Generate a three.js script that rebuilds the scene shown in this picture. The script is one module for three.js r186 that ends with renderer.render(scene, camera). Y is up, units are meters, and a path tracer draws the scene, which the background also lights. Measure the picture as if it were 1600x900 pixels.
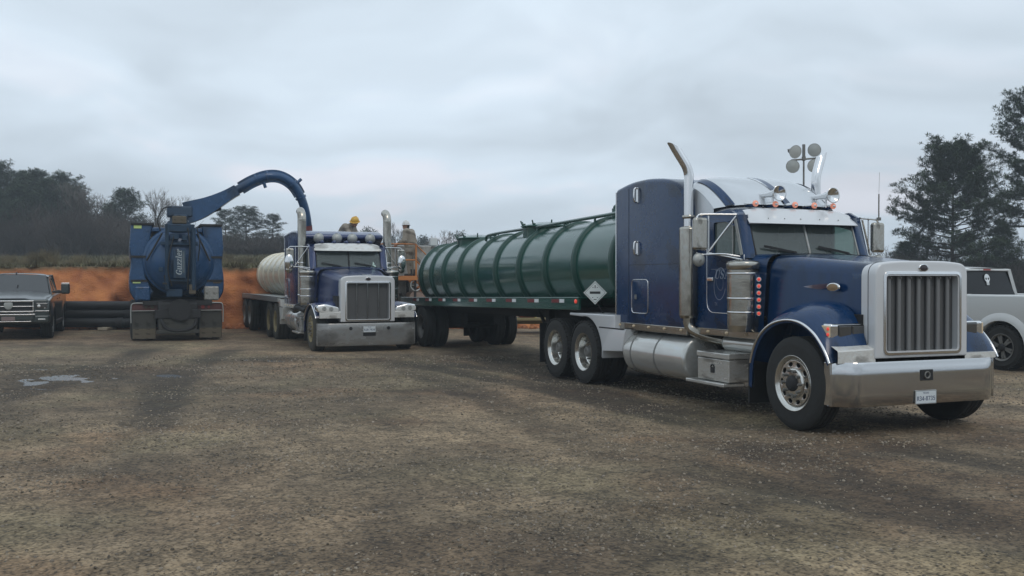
import * as THREE from 'three';
import { mergeGeometries, mergeVertices, toCreasedNormals } from 'three/addons/utils/BufferGeometryUtils.js';
import { RoundedBoxGeometry } from 'three/addons/geometries/RoundedBoxGeometry.js';
import { MarchingCubes } from 'three/addons/objects/MarchingCubes.js';

// ------------------------------------------------------------------ camera, sky, sun, exposure
const scene = new THREE.Scene();
const camera = new THREE.PerspectiveCamera(33.4, 1600 / 900, 0.1, 3000);
camera.position.set(0, 1.68, 0);
camera.rotation.set(-0.00867, 0, 0);
scene.add(camera);

function hash2(x, y, s) { let h = Math.imul(x | 0, 374761393) ^ Math.imul(y | 0, 668265263) ^ Math.imul(s | 0, 1274126177); h = Math.imul(h ^ (h >>> 13), 1274126177); return ((h ^ (h >>> 16)) >>> 0) / 4294967296; }
function vnoise(x, y, s = 1) {
  const xi = Math.floor(x), yi = Math.floor(y), fx = x - xi, fy = y - yi, u = fx * fx * (3 - 2 * fx), v = fy * fy * (3 - 2 * fy);
  const a = hash2(xi, yi, s), b = hash2(xi + 1, yi, s), c = hash2(xi, yi + 1, s), d = hash2(xi + 1, yi + 1, s);
  return a + (b - a) * u + (c - a) * v + (a - b - c + d) * u * v;
}
function fbm(x, y, o = 4, s = 1) { let t = 0, a = 0.5, n = 0; for (let i = 0; i < o; i++) { t += a * vnoise(x, y, s + i * 17); n += a; a *= 0.5; x = x * 2.03 + 11.3; y = y * 2.03 + 5.7; } return t / n; }
function pnoise(x, y, p, s) { // tiling value noise, period p
  const xi = Math.floor(x), yi = Math.floor(y), fx = x - xi, fy = y - yi, u = fx * fx * (3 - 2 * fx), v = fy * fy * (3 - 2 * fy), m = (k) => ((k % p) + p) % p;
  const a = hash2(m(xi), m(yi), s), b = hash2(m(xi + 1), m(yi), s), c = hash2(m(xi), m(yi + 1), s), d = hash2(m(xi + 1), m(yi + 1), s);
  return a + (b - a) * u + (c - a) * v + (a - b - c + d) * u * v;
}
function pfbm(x, y, p, o, s) { let t = 0, a = 0.5, n = 0; for (let i = 0; i < o; i++) { t += a * pnoise(x * p, y * p, p, s + i * 31); n += a; a *= 0.55; p *= 2; } return t / n; }
function rng(seed) { let a = seed >>> 0; return () => { a = (a + 0x6D2B79F5) | 0; let t = Math.imul(a ^ (a >>> 15), 1 | a); t = (t + Math.imul(t ^ (t >>> 7), 61 | t)) ^ t; return ((t ^ (t >>> 14)) >>> 0) / 4294967296; }; }
const sm = (a, b, x) => { const t = Math.min(1, Math.max(0, (x - a) / (b - a))); return t * t * (3 - 2 * t); };
const mix = (a, b, t) => a + (b - a) * t;

{ // overcast sky: stratified cloud deck seen in perspective, brighter towards the zenith
  const W = 2048, H = 1024, d = new Float32Array(W * H * 4);
  for (let j = 0; j < H; j++) for (let i = 0; i < W; i++) {
    const el = (j / (H - 1) - 0.5) * Math.PI, ph = ((i + 0.5) / W - 0.5) * 2 * Math.PI, y = Math.sin(el), x = Math.cos(el) * Math.cos(ph), z = Math.cos(el) * Math.sin(ph);
    let r, g, b;
    if (y < 0) { r = 0.11; g = 0.1; b = 0.085; } else {
      const k = 1 / (y + 0.15), wx = fbm(x * 4 + 2, z * 4 + y * 5, 3, 61) - 0.5, wz = fbm(x * 4 + 9, z * 4 - y * 5, 3, 67) - 0.5, cx = x * k * 1.35 + wx * 1.1, cz = z * k * 1.1 + wz * 1.1;
      const big = fbm(cx * 0.42 + 3.1, cz * 0.6 + 1.7, 4, 5), mid = fbm(cx * 1.25 + 8.2, cz * 1.7, 5, 11), fine = fbm(cx * 4.1, cz * 5.2, 4, 23);
      let c = 0.95 + (big - 0.5) * 0.75 + (mid - 0.5) * 0.42 + (fine - 0.5) * 0.13 * sm(0.02, 0.2, y);
      const warm = sm(0.55, 0.75, mid) * sm(0.3, 0.02, y);
      const zen = 1 + 0.45 * Math.pow(y, 1.3), hz = sm(0.0, 0.16, y);
      c = mix(0.93 + (c - 0.95) * 0.45, c, hz) * zen;
      c *= 1.72; r = c * (0.402 + 0.05 * warm); g = c * 0.465; b = c * (0.526 - 0.015 * warm);
    }
    const o = (j * W + i) * 4; d[o] = r; d[o + 1] = g; d[o + 2] = b; d[o + 3] = 1;
  }
  const t = new THREE.DataTexture(d, W, H, THREE.RGBAFormat, THREE.FloatType);
  t.mapping = THREE.EquirectangularReflectionMapping; t.magFilter = THREE.LinearFilter; t.minFilter = THREE.LinearFilter; t.needsUpdate = true;
  scene.background = t; scene.environment = t;
}
const sun = new THREE.DirectionalLight(0xfff1e0, 0.6);
sun.position.set(14, 40, 12); sun.target.position.set(0, 0, -20); sun.castShadow = true; sun.shadow.radius = 40;
Object.assign(sun.shadow.camera, { left: -60, right: 60, top: 60, bottom: -60, near: 1, far: 150 }); sun.shadow.mapSize.set(4096, 4096);
scene.add(sun, sun.target);
scene.fog = new THREE.FogExp2(0xb9c2c8, 0.0015);
const renderer = new THREE.WebGLRenderer({ antialias: true });
renderer.toneMapping = THREE.LinearToneMapping; renderer.toneMappingExposure = 0.95; renderer.shadowMap.enabled = true;

// ------------------------------------------------------------------ textures and materials
function dataTex(n, f, color) {
  const d = new Uint8Array(n * n * 4);
  for (let j = 0; j < n; j++) for (let i = 0; i < n; i++) { const c = f(i / n, j / n), o = (j * n + i) * 4; d[o] = c[0]; d[o + 1] = c[1]; d[o + 2] = c[2]; d[o + 3] = 255; }
  const t = new THREE.DataTexture(d, n, n); t.wrapS = t.wrapT = THREE.RepeatWrapping; t.magFilter = THREE.LinearFilter; t.minFilter = THREE.LinearMipmapLinearFilter; t.generateMipmaps = true;
  if (color) t.colorSpace = THREE.SRGBColorSpace; t.needsUpdate = true; return t;
}
const gray = (v) => { v = Math.max(0, Math.min(255, v)); return [v, v, v]; };
const smudge = dataTex(512, (u, v) => gray(255 * (0.35 + 0.9 * Math.abs(pfbm(u, v, 4, 6, 3) - 0.25))));
const dirt = dataTex(512, (u, v) => { const a = pfbm(u, v, 3, 6, 41), b = pfbm(u, v, 24, 3, 9), k = 255 - 70 * sm(0.45, 0.75, a) - 40 * (b - 0.4); return [Math.min(255, k + 4), Math.min(255, k), Math.min(255, k - 8)]; }, true);
const cast = dataTex(256, (u, v) => gray(255 * pfbm(u, v, 32, 3, 77)));
const mat = (r, g, b, rough, metal = 0, o = {}) => { const m = new THREE.MeshPhysicalMaterial({ color: new THREE.Color().setRGB(r, g, b), roughness: rough, metalness: metal, ...o }); m.side = o.side ?? THREE.DoubleSide; return m; };
const rep = (t, n, m = n) => { const c = t.clone(); c.repeat.set(n, m); c.needsUpdate = true; return c; };
const M = {
  blue: mat(0.0015, 0.03, 0.105, 0.45, 0.05, { specularIntensity: 0.55, clearcoat: 0.45, clearcoatRoughness: 0.12, roughnessMap: smudge, map: dirt }),
  violet: mat(0.013, 0.032, 0.125, 0.45, 0.15, { clearcoat: 0.55, clearcoatRoughness: 0.25, roughnessMap: smudge, map: dirt }),
  vacblue: mat(0.011, 0.06, 0.165, 0.5, 0.1, { clearcoat: 0.3, clearcoatRoughness: 0.4, roughnessMap: smudge, map: dirt }),
  green: mat(0.012, 0.072, 0.058, 0.45, 0, { clearcoat: 0.5, clearcoatRoughness: 0.2, roughnessMap: smudge, map: dirt }),
  greenRib: mat(0.009, 0.056, 0.045, 0.55, 0, { clearcoat: 0.2, clearcoatRoughness: 0.4, map: dirt }),
  cream: mat(0.76, 0.72, 0.6, 0.5, 0, { map: rep(dirt, 2), roughnessMap: smudge }),
  white: mat(0.62, 0.63, 0.62, 0.35, 0, { clearcoat: 0.7, clearcoatRoughness: 0.15 }),
  slate: mat(0.035, 0.045, 0.045, 0.4, 0.35, { clearcoat: 0.7, clearcoatRoughness: 0.15, map: dirt }),
  chrome: mat(0.72, 0.72, 0.72, 0.22, 1, { roughnessMap: smudge }),
  bumper: mat(0.56, 0.56, 0.56, 0.22, 1, { roughnessMap: smudge }),
  dullBumper: mat(0.27, 0.275, 0.285, 0.5, 0.4, { roughnessMap: smudge, map: dirt }),
  alu: mat(0.56, 0.57, 0.58, 0.42, 0.55, { roughnessMap: smudge, map: dirt }),
  satin: mat(0.46, 0.45, 0.43, 0.38, 0.95, { roughnessMap: smudge, map: dirt }),
  silver: mat(0.62, 0.63, 0.64, 0.4, 0.12, { map: dirt, roughnessMap: smudge }),
  shell: mat(0.62, 0.63, 0.64, 0.36, 0.1, { roughnessMap: smudge }),
  polish: mat(0.6, 0.6, 0.6, 0.34, 0.9, { roughnessMap: smudge, map: dirt }),
  fairing: mat(0.6, 0.62, 0.64, 0.25, 0.55, { roughnessMap: smudge }),
  tyre: mat(0.022, 0.022, 0.022, 0.85, 0, { map: rep(dirt, 3), bumpMap: cast, bumpScale: 0.0015 }),
  dustTyre: mat(0.05, 0.047, 0.04, 0.9, 0, { map: rep(dirt, 3) }),
  dark: mat(0.02, 0.02, 0.022, 0.75, 0, { map: dirt }),
  black: mat(0.009, 0.009, 0.01, 0.6),
  mesh: mat(0.16, 0.16, 0.16, 0.6, 0.3),
  bar: mat(0.2, 0.2, 0.2, 0.45, 0.3),
  flap: mat(0.05, 0.05, 0.046, 0.8, 0, { map: rep(dirt, 2) }),
  muck: mat(0.11, 0.095, 0.072, 0.9, 0, { map: rep(dirt, 2) }),
  glass: mat(0.5, 0.6, 0.57, 0.04, 0, { transmission: 0.86, thickness: 0, ior: 1.5 }),
  darkGlass: mat(0.008, 0.009, 0.011, 0.12, 0, { ior: 1.35 }),
  cabin: mat(0.035, 0.035, 0.036, 0.9), seat: mat(0.06, 0.055, 0.05, 0.95),
  lens: mat(0.75, 0.76, 0.74, 0.12, 0.2, { clearcoat: 1, clearcoatRoughness: 0.05 }),
  lensDark: mat(0.1, 0.1, 0.1, 0.12, 0.6, { clearcoat: 1, clearcoatRoughness: 0.05 }),
  redLit: mat(0.6, 0.06, 0.04, 0.3, 0, { emissive: new THREE.Color(0.9, 0.09, 0.06), emissiveIntensity: 0.45 }),
  amberLit: mat(0.7, 0.3, 0.2, 0.3, 0, { emissive: new THREE.Color(0.9, 0.3, 0.2), emissiveIntensity: 0.3 }),
  amber: mat(0.65, 0.5, 0.32, 0.3), red: mat(0.3, 0.03, 0.025, 0.4), whiteTape: mat(0.7, 0.72, 0.72, 0.5), redTape: mat(0.17, 0.02, 0.022, 0.5),
  hivis: mat(0.55, 0.7, 0.25, 0.5), orange: mat(0.5, 0.19, 0.055, 0.55, 0, { map: dirt }), greySteel: mat(0.33, 0.335, 0.33, 0.6, 0.15, { map: rep(dirt, 2), roughnessMap: smudge }),
  steel: mat(0.2, 0.2, 0.2, 0.55, 0.5, { map: dirt }), ochre: mat(0.24, 0.2, 0.11, 0.8, 0, { map: rep(dirt, 2) }), galv: mat(0.38, 0.4, 0.41, 0.5, 0.6, { map: dirt }),
};

// ------------------------------------------------------------------ geometry helpers
const V3 = (x, y, z) => new THREE.Vector3(x, y, z);
function prep(g) {
  if (g.index) g = g.toNonIndexed();
  for (const k of Object.keys(g.attributes)) if (!['position', 'normal', 'uv', 'color'].includes(k)) g.deleteAttribute(k);
  if (!g.attributes.normal) g.computeVertexNormals();
  if (!g.attributes.uv) { const p = g.attributes.position, u = new Float32Array(p.count * 2); for (let i = 0; i < p.count; i++) { u[2 * i] = p.getX(i) + p.getZ(i) * 0.7; u[2 * i + 1] = p.getY(i) + p.getZ(i) * 0.3; } g.setAttribute('uv', new THREE.BufferAttribute(u, 2)); }
  return g;
}
const used = new Map();
function numbered(n) { const k = used.get(n) ?? 0; used.set(n, k + 1); return k ? n + '_' + String(k).padStart(3, '0') : n; }
function mk(name, geos, material, parent = scene) {
  const arr = (Array.isArray(geos) ? geos : [geos]).map(prep);
  const g = arr.length > 1 ? mergeGeometries(arr) : arr[0];
  const m = new THREE.Mesh(g, material); m.name = parent === scene ? numbered(name) : name; m.castShadow = m.receiveShadow = true; parent.add(m); return m;
}
function grp(name, parent) { const g = new THREE.Group(); g.name = name; parent.add(g); return g; }
function thing(name, label, category, pos = [0, 0, 0], turn = 0, group) {
  const o = new THREE.Group(); o.name = numbered(name); scene.add(o); o.position.set(...pos); o.rotation.y = turn; o.userData = { label, category }; if (group) o.userData.group = group; return o;
}
function tag(o, label, category, group) { o.userData = { ...o.userData, label, category }; if (group) o.userData.group = group; return o; }
const R = (d) => d * Math.PI / 180;
const box = (x0, x1, y0, y1, z0, z1) => new THREE.BoxGeometry(x1 - x0, y1 - y0, z1 - z0).translate((x0 + x1) / 2, (y0 + y1) / 2, (z0 + z1) / 2);
const rbox = (x0, x1, y0, y1, z0, z1, r = 0.02, s = 2) => new RoundedBoxGeometry(x1 - x0, y1 - y0, z1 - z0, s, r).translate((x0 + x1) / 2, (y0 + y1) / 2, (z0 + z1) / 2);
const cylY = (r0, r1, y0, y1, x, z, n = 20) => new THREE.CylinderGeometry(r1, r0, y1 - y0, n).translate(x, (y0 + y1) / 2, z);
const cylX = (r, x0, x1, y, z, n = 24) => new THREE.CylinderGeometry(r, r, x1 - x0, n).rotateZ(Math.PI / 2).translate((x0 + x1) / 2, y, z);
const cylZ = (r, z0, z1, x, y, n = 20) => new THREE.CylinderGeometry(r, r, z1 - z0, n).rotateX(Math.PI / 2).translate(x, y, (z0 + z1) / 2);
const latheZ = (pts, n = 40) => new THREE.LatheGeometry(pts.map((p) => new THREE.Vector2(p[0], p[1])), n).rotateX(Math.PI / 2);   // pts [radius, z]
const latheX = (pts, n = 40) => new THREE.LatheGeometry(pts.map((p) => new THREE.Vector2(p[0], p[1])), n).rotateZ(-Math.PI / 2);  // pts [radius, x]
const latheY = (pts, n = 32) => new THREE.LatheGeometry(pts.map((p) => new THREE.Vector2(p[0], p[1])), n);
const ball = (r, x, y, z, sx = 1, sy = 1, sz = 1, n = 16) => new THREE.SphereGeometry(r, n, Math.max(8, n * 0.7 | 0)).scale(sx, sy, sz).translate(x, y, z);
function tube(pts, r, n = 24, k = 8) { const c = new THREE.CatmullRomCurve3(pts.map((p) => V3(...p)), false, 'centripetal'); return new THREE.TubeGeometry(c, n, r, k); }
function rod(a, b, r, k = 8) {
  const A = V3(...a), B = V3(...b), d = B.clone().sub(A), g = new THREE.CylinderGeometry(r, r, d.length(), k);
  return g.applyQuaternion(new THREE.Quaternion().setFromUnitVectors(V3(0, 1, 0), d.normalize())).translate((a[0] + b[0]) / 2, (a[1] + b[1]) / 2, (a[2] + b[2]) / 2);
}
function plate(a, b, w, t) { // a bar of w (vertical) x t between two points
  const A = V3(...a), B = V3(...b), d = B.clone().sub(A), g = new THREE.BoxGeometry(t, w, d.length());
  const m = new THREE.Matrix4().lookAt(B, A, V3(0, 1, 0)); return g.applyMatrix4(m).translate((a[0] + b[0]) / 2, (a[1] + b[1]) / 2, (a[2] + b[2]) / 2);
}
function shapeOf(pts) { const s = new THREE.Shape(); pts.forEach((p, i) => i ? s.lineTo(p[0], p[1]) : s.moveTo(p[0], p[1])); s.closePath(); return s; }
function roundPoly(pts, r, n = 5) { // polygon with rounded corners; r number or per-corner array
  const out = []; const N = pts.length;
  for (let i = 0; i < N; i++) {
    const p = pts[i], a = pts[(i + N - 1) % N], b = pts[(i + 1) % N], rr = Array.isArray(r) ? r[i] : r;
    if (!rr) { out.push(p); continue; }
    const la = Math.hypot(a[0] - p[0], a[1] - p[1]), lb = Math.hypot(b[0] - p[0], b[1] - p[1]), k = Math.min(rr, la * 0.49, lb * 0.49);
    const A = [p[0] + (a[0] - p[0]) / la * k, p[1] + (a[1] - p[1]) / la * k], B = [p[0] + (b[0] - p[0]) / lb * k, p[1] + (b[1] - p[1]) / lb * k];
    for (let j = 0; j <= n; j++) { const t = j / n; out.push([(1 - t) * (1 - t) * A[0] + 2 * t * (1 - t) * p[0] + t * t * B[0], (1 - t) * (1 - t) * A[1] + 2 * t * (1 - t) * p[1] + t * t * B[1]]); }
  }
  return out;
}
// xy profile extruded along z between z0 and z1
function ext(pts, z0, z1, bevel = 0, holes = []) {
  const s = shapeOf(pts); for (const h of holes) s.holes.push(shapeOf(h));
  const g = new THREE.ExtrudeGeometry(s, { depth: Math.max(1e-4, z1 - z0 - 2 * bevel), bevelEnabled: bevel > 0, bevelSize: bevel, bevelThickness: bevel, bevelSegments: 3, bevelOffset: -bevel, curveSegments: 8 });
  return toCreasedNormals(g.translate(0, 0, z0 + bevel), 0.6);
}
// zy profile (pts [z, y]) extruded along x between x0 and x1
function extX(pts, x0, x1, bevel = 0, holes = []) {
  const f = (q) => q.map((p) => [-p[0], p[1]]); const g = ext(f(pts), 0, x1 - x0, bevel, holes.map(f));
  return g.rotateY(Math.PI / 2).translate(x0, 0, 0);
}
// surface through rows of points (rows x cols of [x,y,z])
function loft(rows, closed = false, crease = 0.7) {
  const n = rows.length, m = rows[0].length, pos = [], uv = [], idx = [];
  rows.forEach((r, i) => r.forEach((p, j) => { pos.push(...p); uv.push(j / (m - 1), i / (n - 1)); }));
  const J = closed ? m : m - 1;
  for (let i = 0; i < n - 1; i++) for (let j = 0; j < J; j++) { const a = i * m + j, b = i * m + (j + 1) % m, c = a + m, d = b + m; idx.push(a, c, b, b, c, d); }
  const g = new THREE.BufferGeometry(); g.setAttribute('position', new THREE.Float32BufferAttribute(pos, 3)); g.setAttribute('uv', new THREE.Float32BufferAttribute(uv, 2)); g.setIndex(idx); g.computeVertexNormals();
  return crease ? toCreasedNormals(g, crease) : g;
}
function textTex(w, h, draw) { const c = document.createElement('canvas'); c.width = w; c.height = h; const x = c.getContext('2d'); draw(x, w, h); const t = new THREE.CanvasTexture(c); t.colorSpace = THREE.SRGBColorSpace; return t; }
function decalMat(w, h, draw, cut = true, o = {}) { // printed film: alpha from its own picture
  const t = textTex(w, h, draw); const m = new THREE.MeshPhysicalMaterial({ map: t, roughness: 0.5, side: THREE.DoubleSide, ...o });
  if (cut) { m.transparent = true; m.alphaTest = 0; } return m;
}

// ------------------------------------------------------------------ ground, clay bank, hills
const puddles = [[-7.1, -16.4, 1.5, 1.3], [-9.2, -17.9, 1.5, 0.6], [-5.2, -19.8, 1.2, 0.4]];
const tracks = []; // wheel tracks: [x, z, dirx, dirz, length, width, strength]
for (const [x, z, a, l] of [[-3.3, -21, 0.36, 14], [-1.2, -21.6, 0.36, 14], [-3.0, -20.6, 0.52, 13], [-0.9, -21, 0.52, 13], [-2.2, -20, 0.7, 12], [0.2, -20, 0.7, 12], [1.2, -9.6, 0.62, 9], [3.2, -10.2, 0.62, 9], [2.2, -11, 0.2, 9], [-7, -24, 0.2, 16], [-9.2, -24.2, 0.2, 16]]) tracks.push([x, z, Math.sin(a), Math.cos(a), l, 0.26 + 0.12 * hash2(x * 10, z * 10, 4), 0.55 + 0.45 * hash2(x * 9, z * 7, 3)]);
function trackAt(x, z) {
  let t = 0;
  for (const [tx, tz, dx, dz, l, w, s] of tracks) { const ax = x - tx, az = z - tz, u = ax * dx + az * dz; if (u < 0 || u > l) continue; const v = ax * dz - az * dx + 0.25 * Math.sin(u * 0.35 + tx); t = Math.max(t, s * sm(w * 1.5, w * 0.6, Math.abs(v)) * sm(0, 1.5, u) * sm(l, l - 4, u)); }
  return t * (0.7 + 0.45 * vnoise(x * 1.3, z * 1.3, 8));
}
function groundY(x, z) {
  const D = Math.hypot(x, z), far = sm(60, 25, D);
  let h = far * ((fbm(x * 0.35, z * 0.35, 3, 2) - 0.5) * 0.05 + (fbm(x * 1.7, z * 1.7, 4, 31) - 0.5) * 0.045 + (vnoise(x * 7, z * 7, 4) - 0.5) * 0.012 * sm(16, 8, D));
  for (const [px, pz, rx, rz] of puddles) { const q = Math.hypot((x - px) / rx, (z - pz) / rz); h = mix((fbm(x * 2.3 + 7, z * 4.2, 4, 88) - 0.43) * 0.1 + 0.014 * q * q, h, sm(0.9, 1.5, q)) + 0.02 * sm(0.8, 1.2, q) * sm(1.9, 1.4, q); }
  return h - 0.022 * trackAt(x, z);
}
{
  const NX = 520, NZ = 430, pos = [], uv = [], col = [], idx = [];
  for (let j = 0; j <= NZ; j++) for (let i = 0; i <= NX; i++) {
    const u = i / NX * 2 - 1, v = j / NZ * 2 - 1, x = 1 + 6.5 * Math.sinh(5.5 * u), z = -9.5 - 5.2 * Math.sinh(5.7 * v);
    pos.push(x, groundY(x, z), z); uv.push(x / 2.6, z / 2.6);
    const D = Math.hypot(x, z), near = sm(70, 30, D);
    const a = fbm(x * 0.16 + 4, z * 0.22, 4, 51), b = fbm(x * 0.9, z * 0.9, 4, 61), c = fbm(x * 3.2, z * 3.2, 3, 71), f = vnoise(x * 9, z * 9, 12);
    let L = 1 + near * ((a - 0.5) * 0.75 + (b - 0.5) * 0.8 + (c - 0.5) * 0.6 + (f - 0.5) * 0.3);
    const damp = sm(0.5, 0.68, fbm(x * 0.42 + 9, z * 0.6 + 2, 4, 91)) * near, lit = sm(0.52, 0.7, fbm(x * 0.5 + 31, z * 0.6, 4, 97)) * near;
    L *= 1 - 0.3 * damp + 0.22 * lit; L *= 1 - 0.75 * trackAt(x, z);
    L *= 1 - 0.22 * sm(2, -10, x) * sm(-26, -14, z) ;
    let pd = 0; for (const [px, pz, rx, rz] of puddles) pd = Math.max(pd, sm(1.7, 0.8, Math.hypot((x - px) / rx, (z - pz) / rz))); L *= 1 - 0.45 * pd;
    const clay = sm(-19, -33, z) * sm(2, -8, x) * 0.45 + 0.25 * sm(0.55, 0.75, fbm(x * 0.3, z * 0.5 + 40, 3, 7)) * near, olive = sm(0.5, 0.75, fbm(x * 0.6 + 70, z * 0.6, 3, 19)) * 0.6;
    const pit = sm(0.6, 0.78, vnoise(x * 2.3, z * 3.1, 44)) * near, rust = sm(0.58, 0.74, fbm(x * 0.7 + 50, z * 0.9, 3, 33)) * near; L *= 1 - 0.22 * pit - 0.1 * rust;
    let r = 0.264, g = 0.199, bl = 0.129; g *= 1 - 0.1 * rust; bl *= 1 - 0.16 * rust; r = mix(r, 0.25, clay); g = mix(g, 0.145, clay); bl = mix(bl, 0.085, clay); r = mix(r, 0.225, olive); g = mix(g, 0.188, olive); bl = mix(bl, 0.112, olive);
    if (D > 60) { const q = sm(60, 110, D); r = mix(r, 0.11, q); g = mix(g, 0.1, q); bl = mix(bl, 0.06, q); }
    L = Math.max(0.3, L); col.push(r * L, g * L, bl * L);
  }
  for (let j = 0; j < NZ; j++) for (let i = 0; i < NX; i++) { const a = j * (NX + 1) + i, b = a + 1, c = a + NX + 1, d = c + 1; idx.push(a, b, c, b, d, c); }
  const g = new THREE.BufferGeometry(); g.setAttribute('position', new THREE.Float32BufferAttribute(pos, 3)); g.setAttribute('uv', new THREE.Float32BufferAttribute(uv, 2)); g.setAttribute('color', new THREE.Float32BufferAttribute(col, 3)); g.setIndex(idx); g.computeVertexNormals();
  const grit = dataTex(1024, (u, v) => { const a = pfbm(u, v, 48, 4, 5), b = pfbm(u, v, 150, 2, 15), c = pfbm(u, v, 9, 4, 25); let k = 210 + 130 * (a - 0.5) + 150 * (b - 0.5) + 70 * (c - 0.5); if (b < 0.3) k -= 28; return [k, k * 0.985, k * 0.955].map((q) => Math.max(40, Math.min(255, q))); }, true);
  const gritB = dataTex(1024, (u, v) => gray(255 * (0.55 * pfbm(u, v, 40, 4, 5) + 0.45 * pfbm(u, v, 130, 2, 15))));
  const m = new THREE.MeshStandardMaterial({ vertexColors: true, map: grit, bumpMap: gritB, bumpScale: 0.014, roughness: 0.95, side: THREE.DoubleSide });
  const o = new THREE.Mesh(g, m); o.name = 'ground'; o.receiveShadow = true; o.userData.kind = 'structure'; scene.add(o);
}
{ // shallow puddles: level water standing where the ground dips under it
  const wm = mat(0.1, 0.1, 0.1, 0.27, 0, { ior: 1.33 });
  puddles.forEach(([x, z, rx, rz], i) => {
    const s = new THREE.Shape(); for (let k = 0; k <= 40; k++) { const a = k / 40 * 2 * Math.PI, q = 1.05 + 0.22 * Math.sin(3 * a + i) + 0.1 * Math.sin(7 * a + 2 * i); k ? s.lineTo(rx * q * Math.cos(a), rz * q * Math.sin(a)) : s.moveTo(rx * q, 0); }
    const g = new THREE.ShapeGeometry(s); g.rotateX(-Math.PI / 2); g.translate(x, [-0.001, -0.002, -0.001][i], z);
    const o = mk('water', g, wm); o.userData.kind = 'structure';
  });
}
{ // loose gravel lying on the dirt
  const rnd = rng(77), N = 62000, base = new THREE.IcosahedronGeometry(1, 0), p = base.attributes.position;
  for (let i = 0; i < p.count; i++) { const k = 0.75 + 0.5 * hash2(Math.round(p.getX(i) * 50), Math.round(p.getY(i) * 50) + Math.round(p.getZ(i) * 91), 6); p.setXYZ(i, p.getX(i) * k, p.getY(i) * k * 0.6, p.getZ(i) * k); } base.computeVertexNormals();
  const im = new THREE.InstancedMesh(base, new THREE.MeshStandardMaterial({ roughness: 0.95 }), N); im.name = 'gravel'; im.userData.kind = 'stuff'; im.castShadow = im.receiveShadow = true;
  tag(im, 'loose pale gravel and small stones scattered over the dirt yard', 'gravel');
  const m4 = new THREE.Matrix4(), q = new THREE.Quaternion(), e = new THREE.Euler(), c = new THREE.Color(); let n = 0;
  while (n < N) {
    const D = 4.2 + 17 * Math.pow(rnd(), 1.5), x = (rnd() * 2 - 1) * (D * 0.62 + 0.8), z = -D; if (rnd() > 0.18 + 1.0 * sm(0.42, 0.66, fbm(x * 0.8, z * 0.9, 4, 97))) continue;
    const s = (0.004 + 0.011 * Math.pow(rnd(), 3.5)) * (0.75 + D * 0.04); e.set(rnd() * 0.8, rnd() * 6.3, rnd() * 0.8); q.setFromEuler(e);
    m4.compose(V3(x, groundY(x, z) + s * 0.15, z), q, V3(s * (0.8 + 0.7 * rnd()), s, s)); im.setMatrixAt(n, m4);
    const k = (0.09 + 0.2 * Math.pow(rnd(), 1.5)) * (0.7 + 0.5 * vnoise(x, z, 3)), w = rnd(); c.setRGB(k * 1.12, k * (0.9 + 0.06 * w), k * (0.62 + 0.16 * w)); im.setColorAt(n, c); n++;
  }
  scene.add(im);
}
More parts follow.
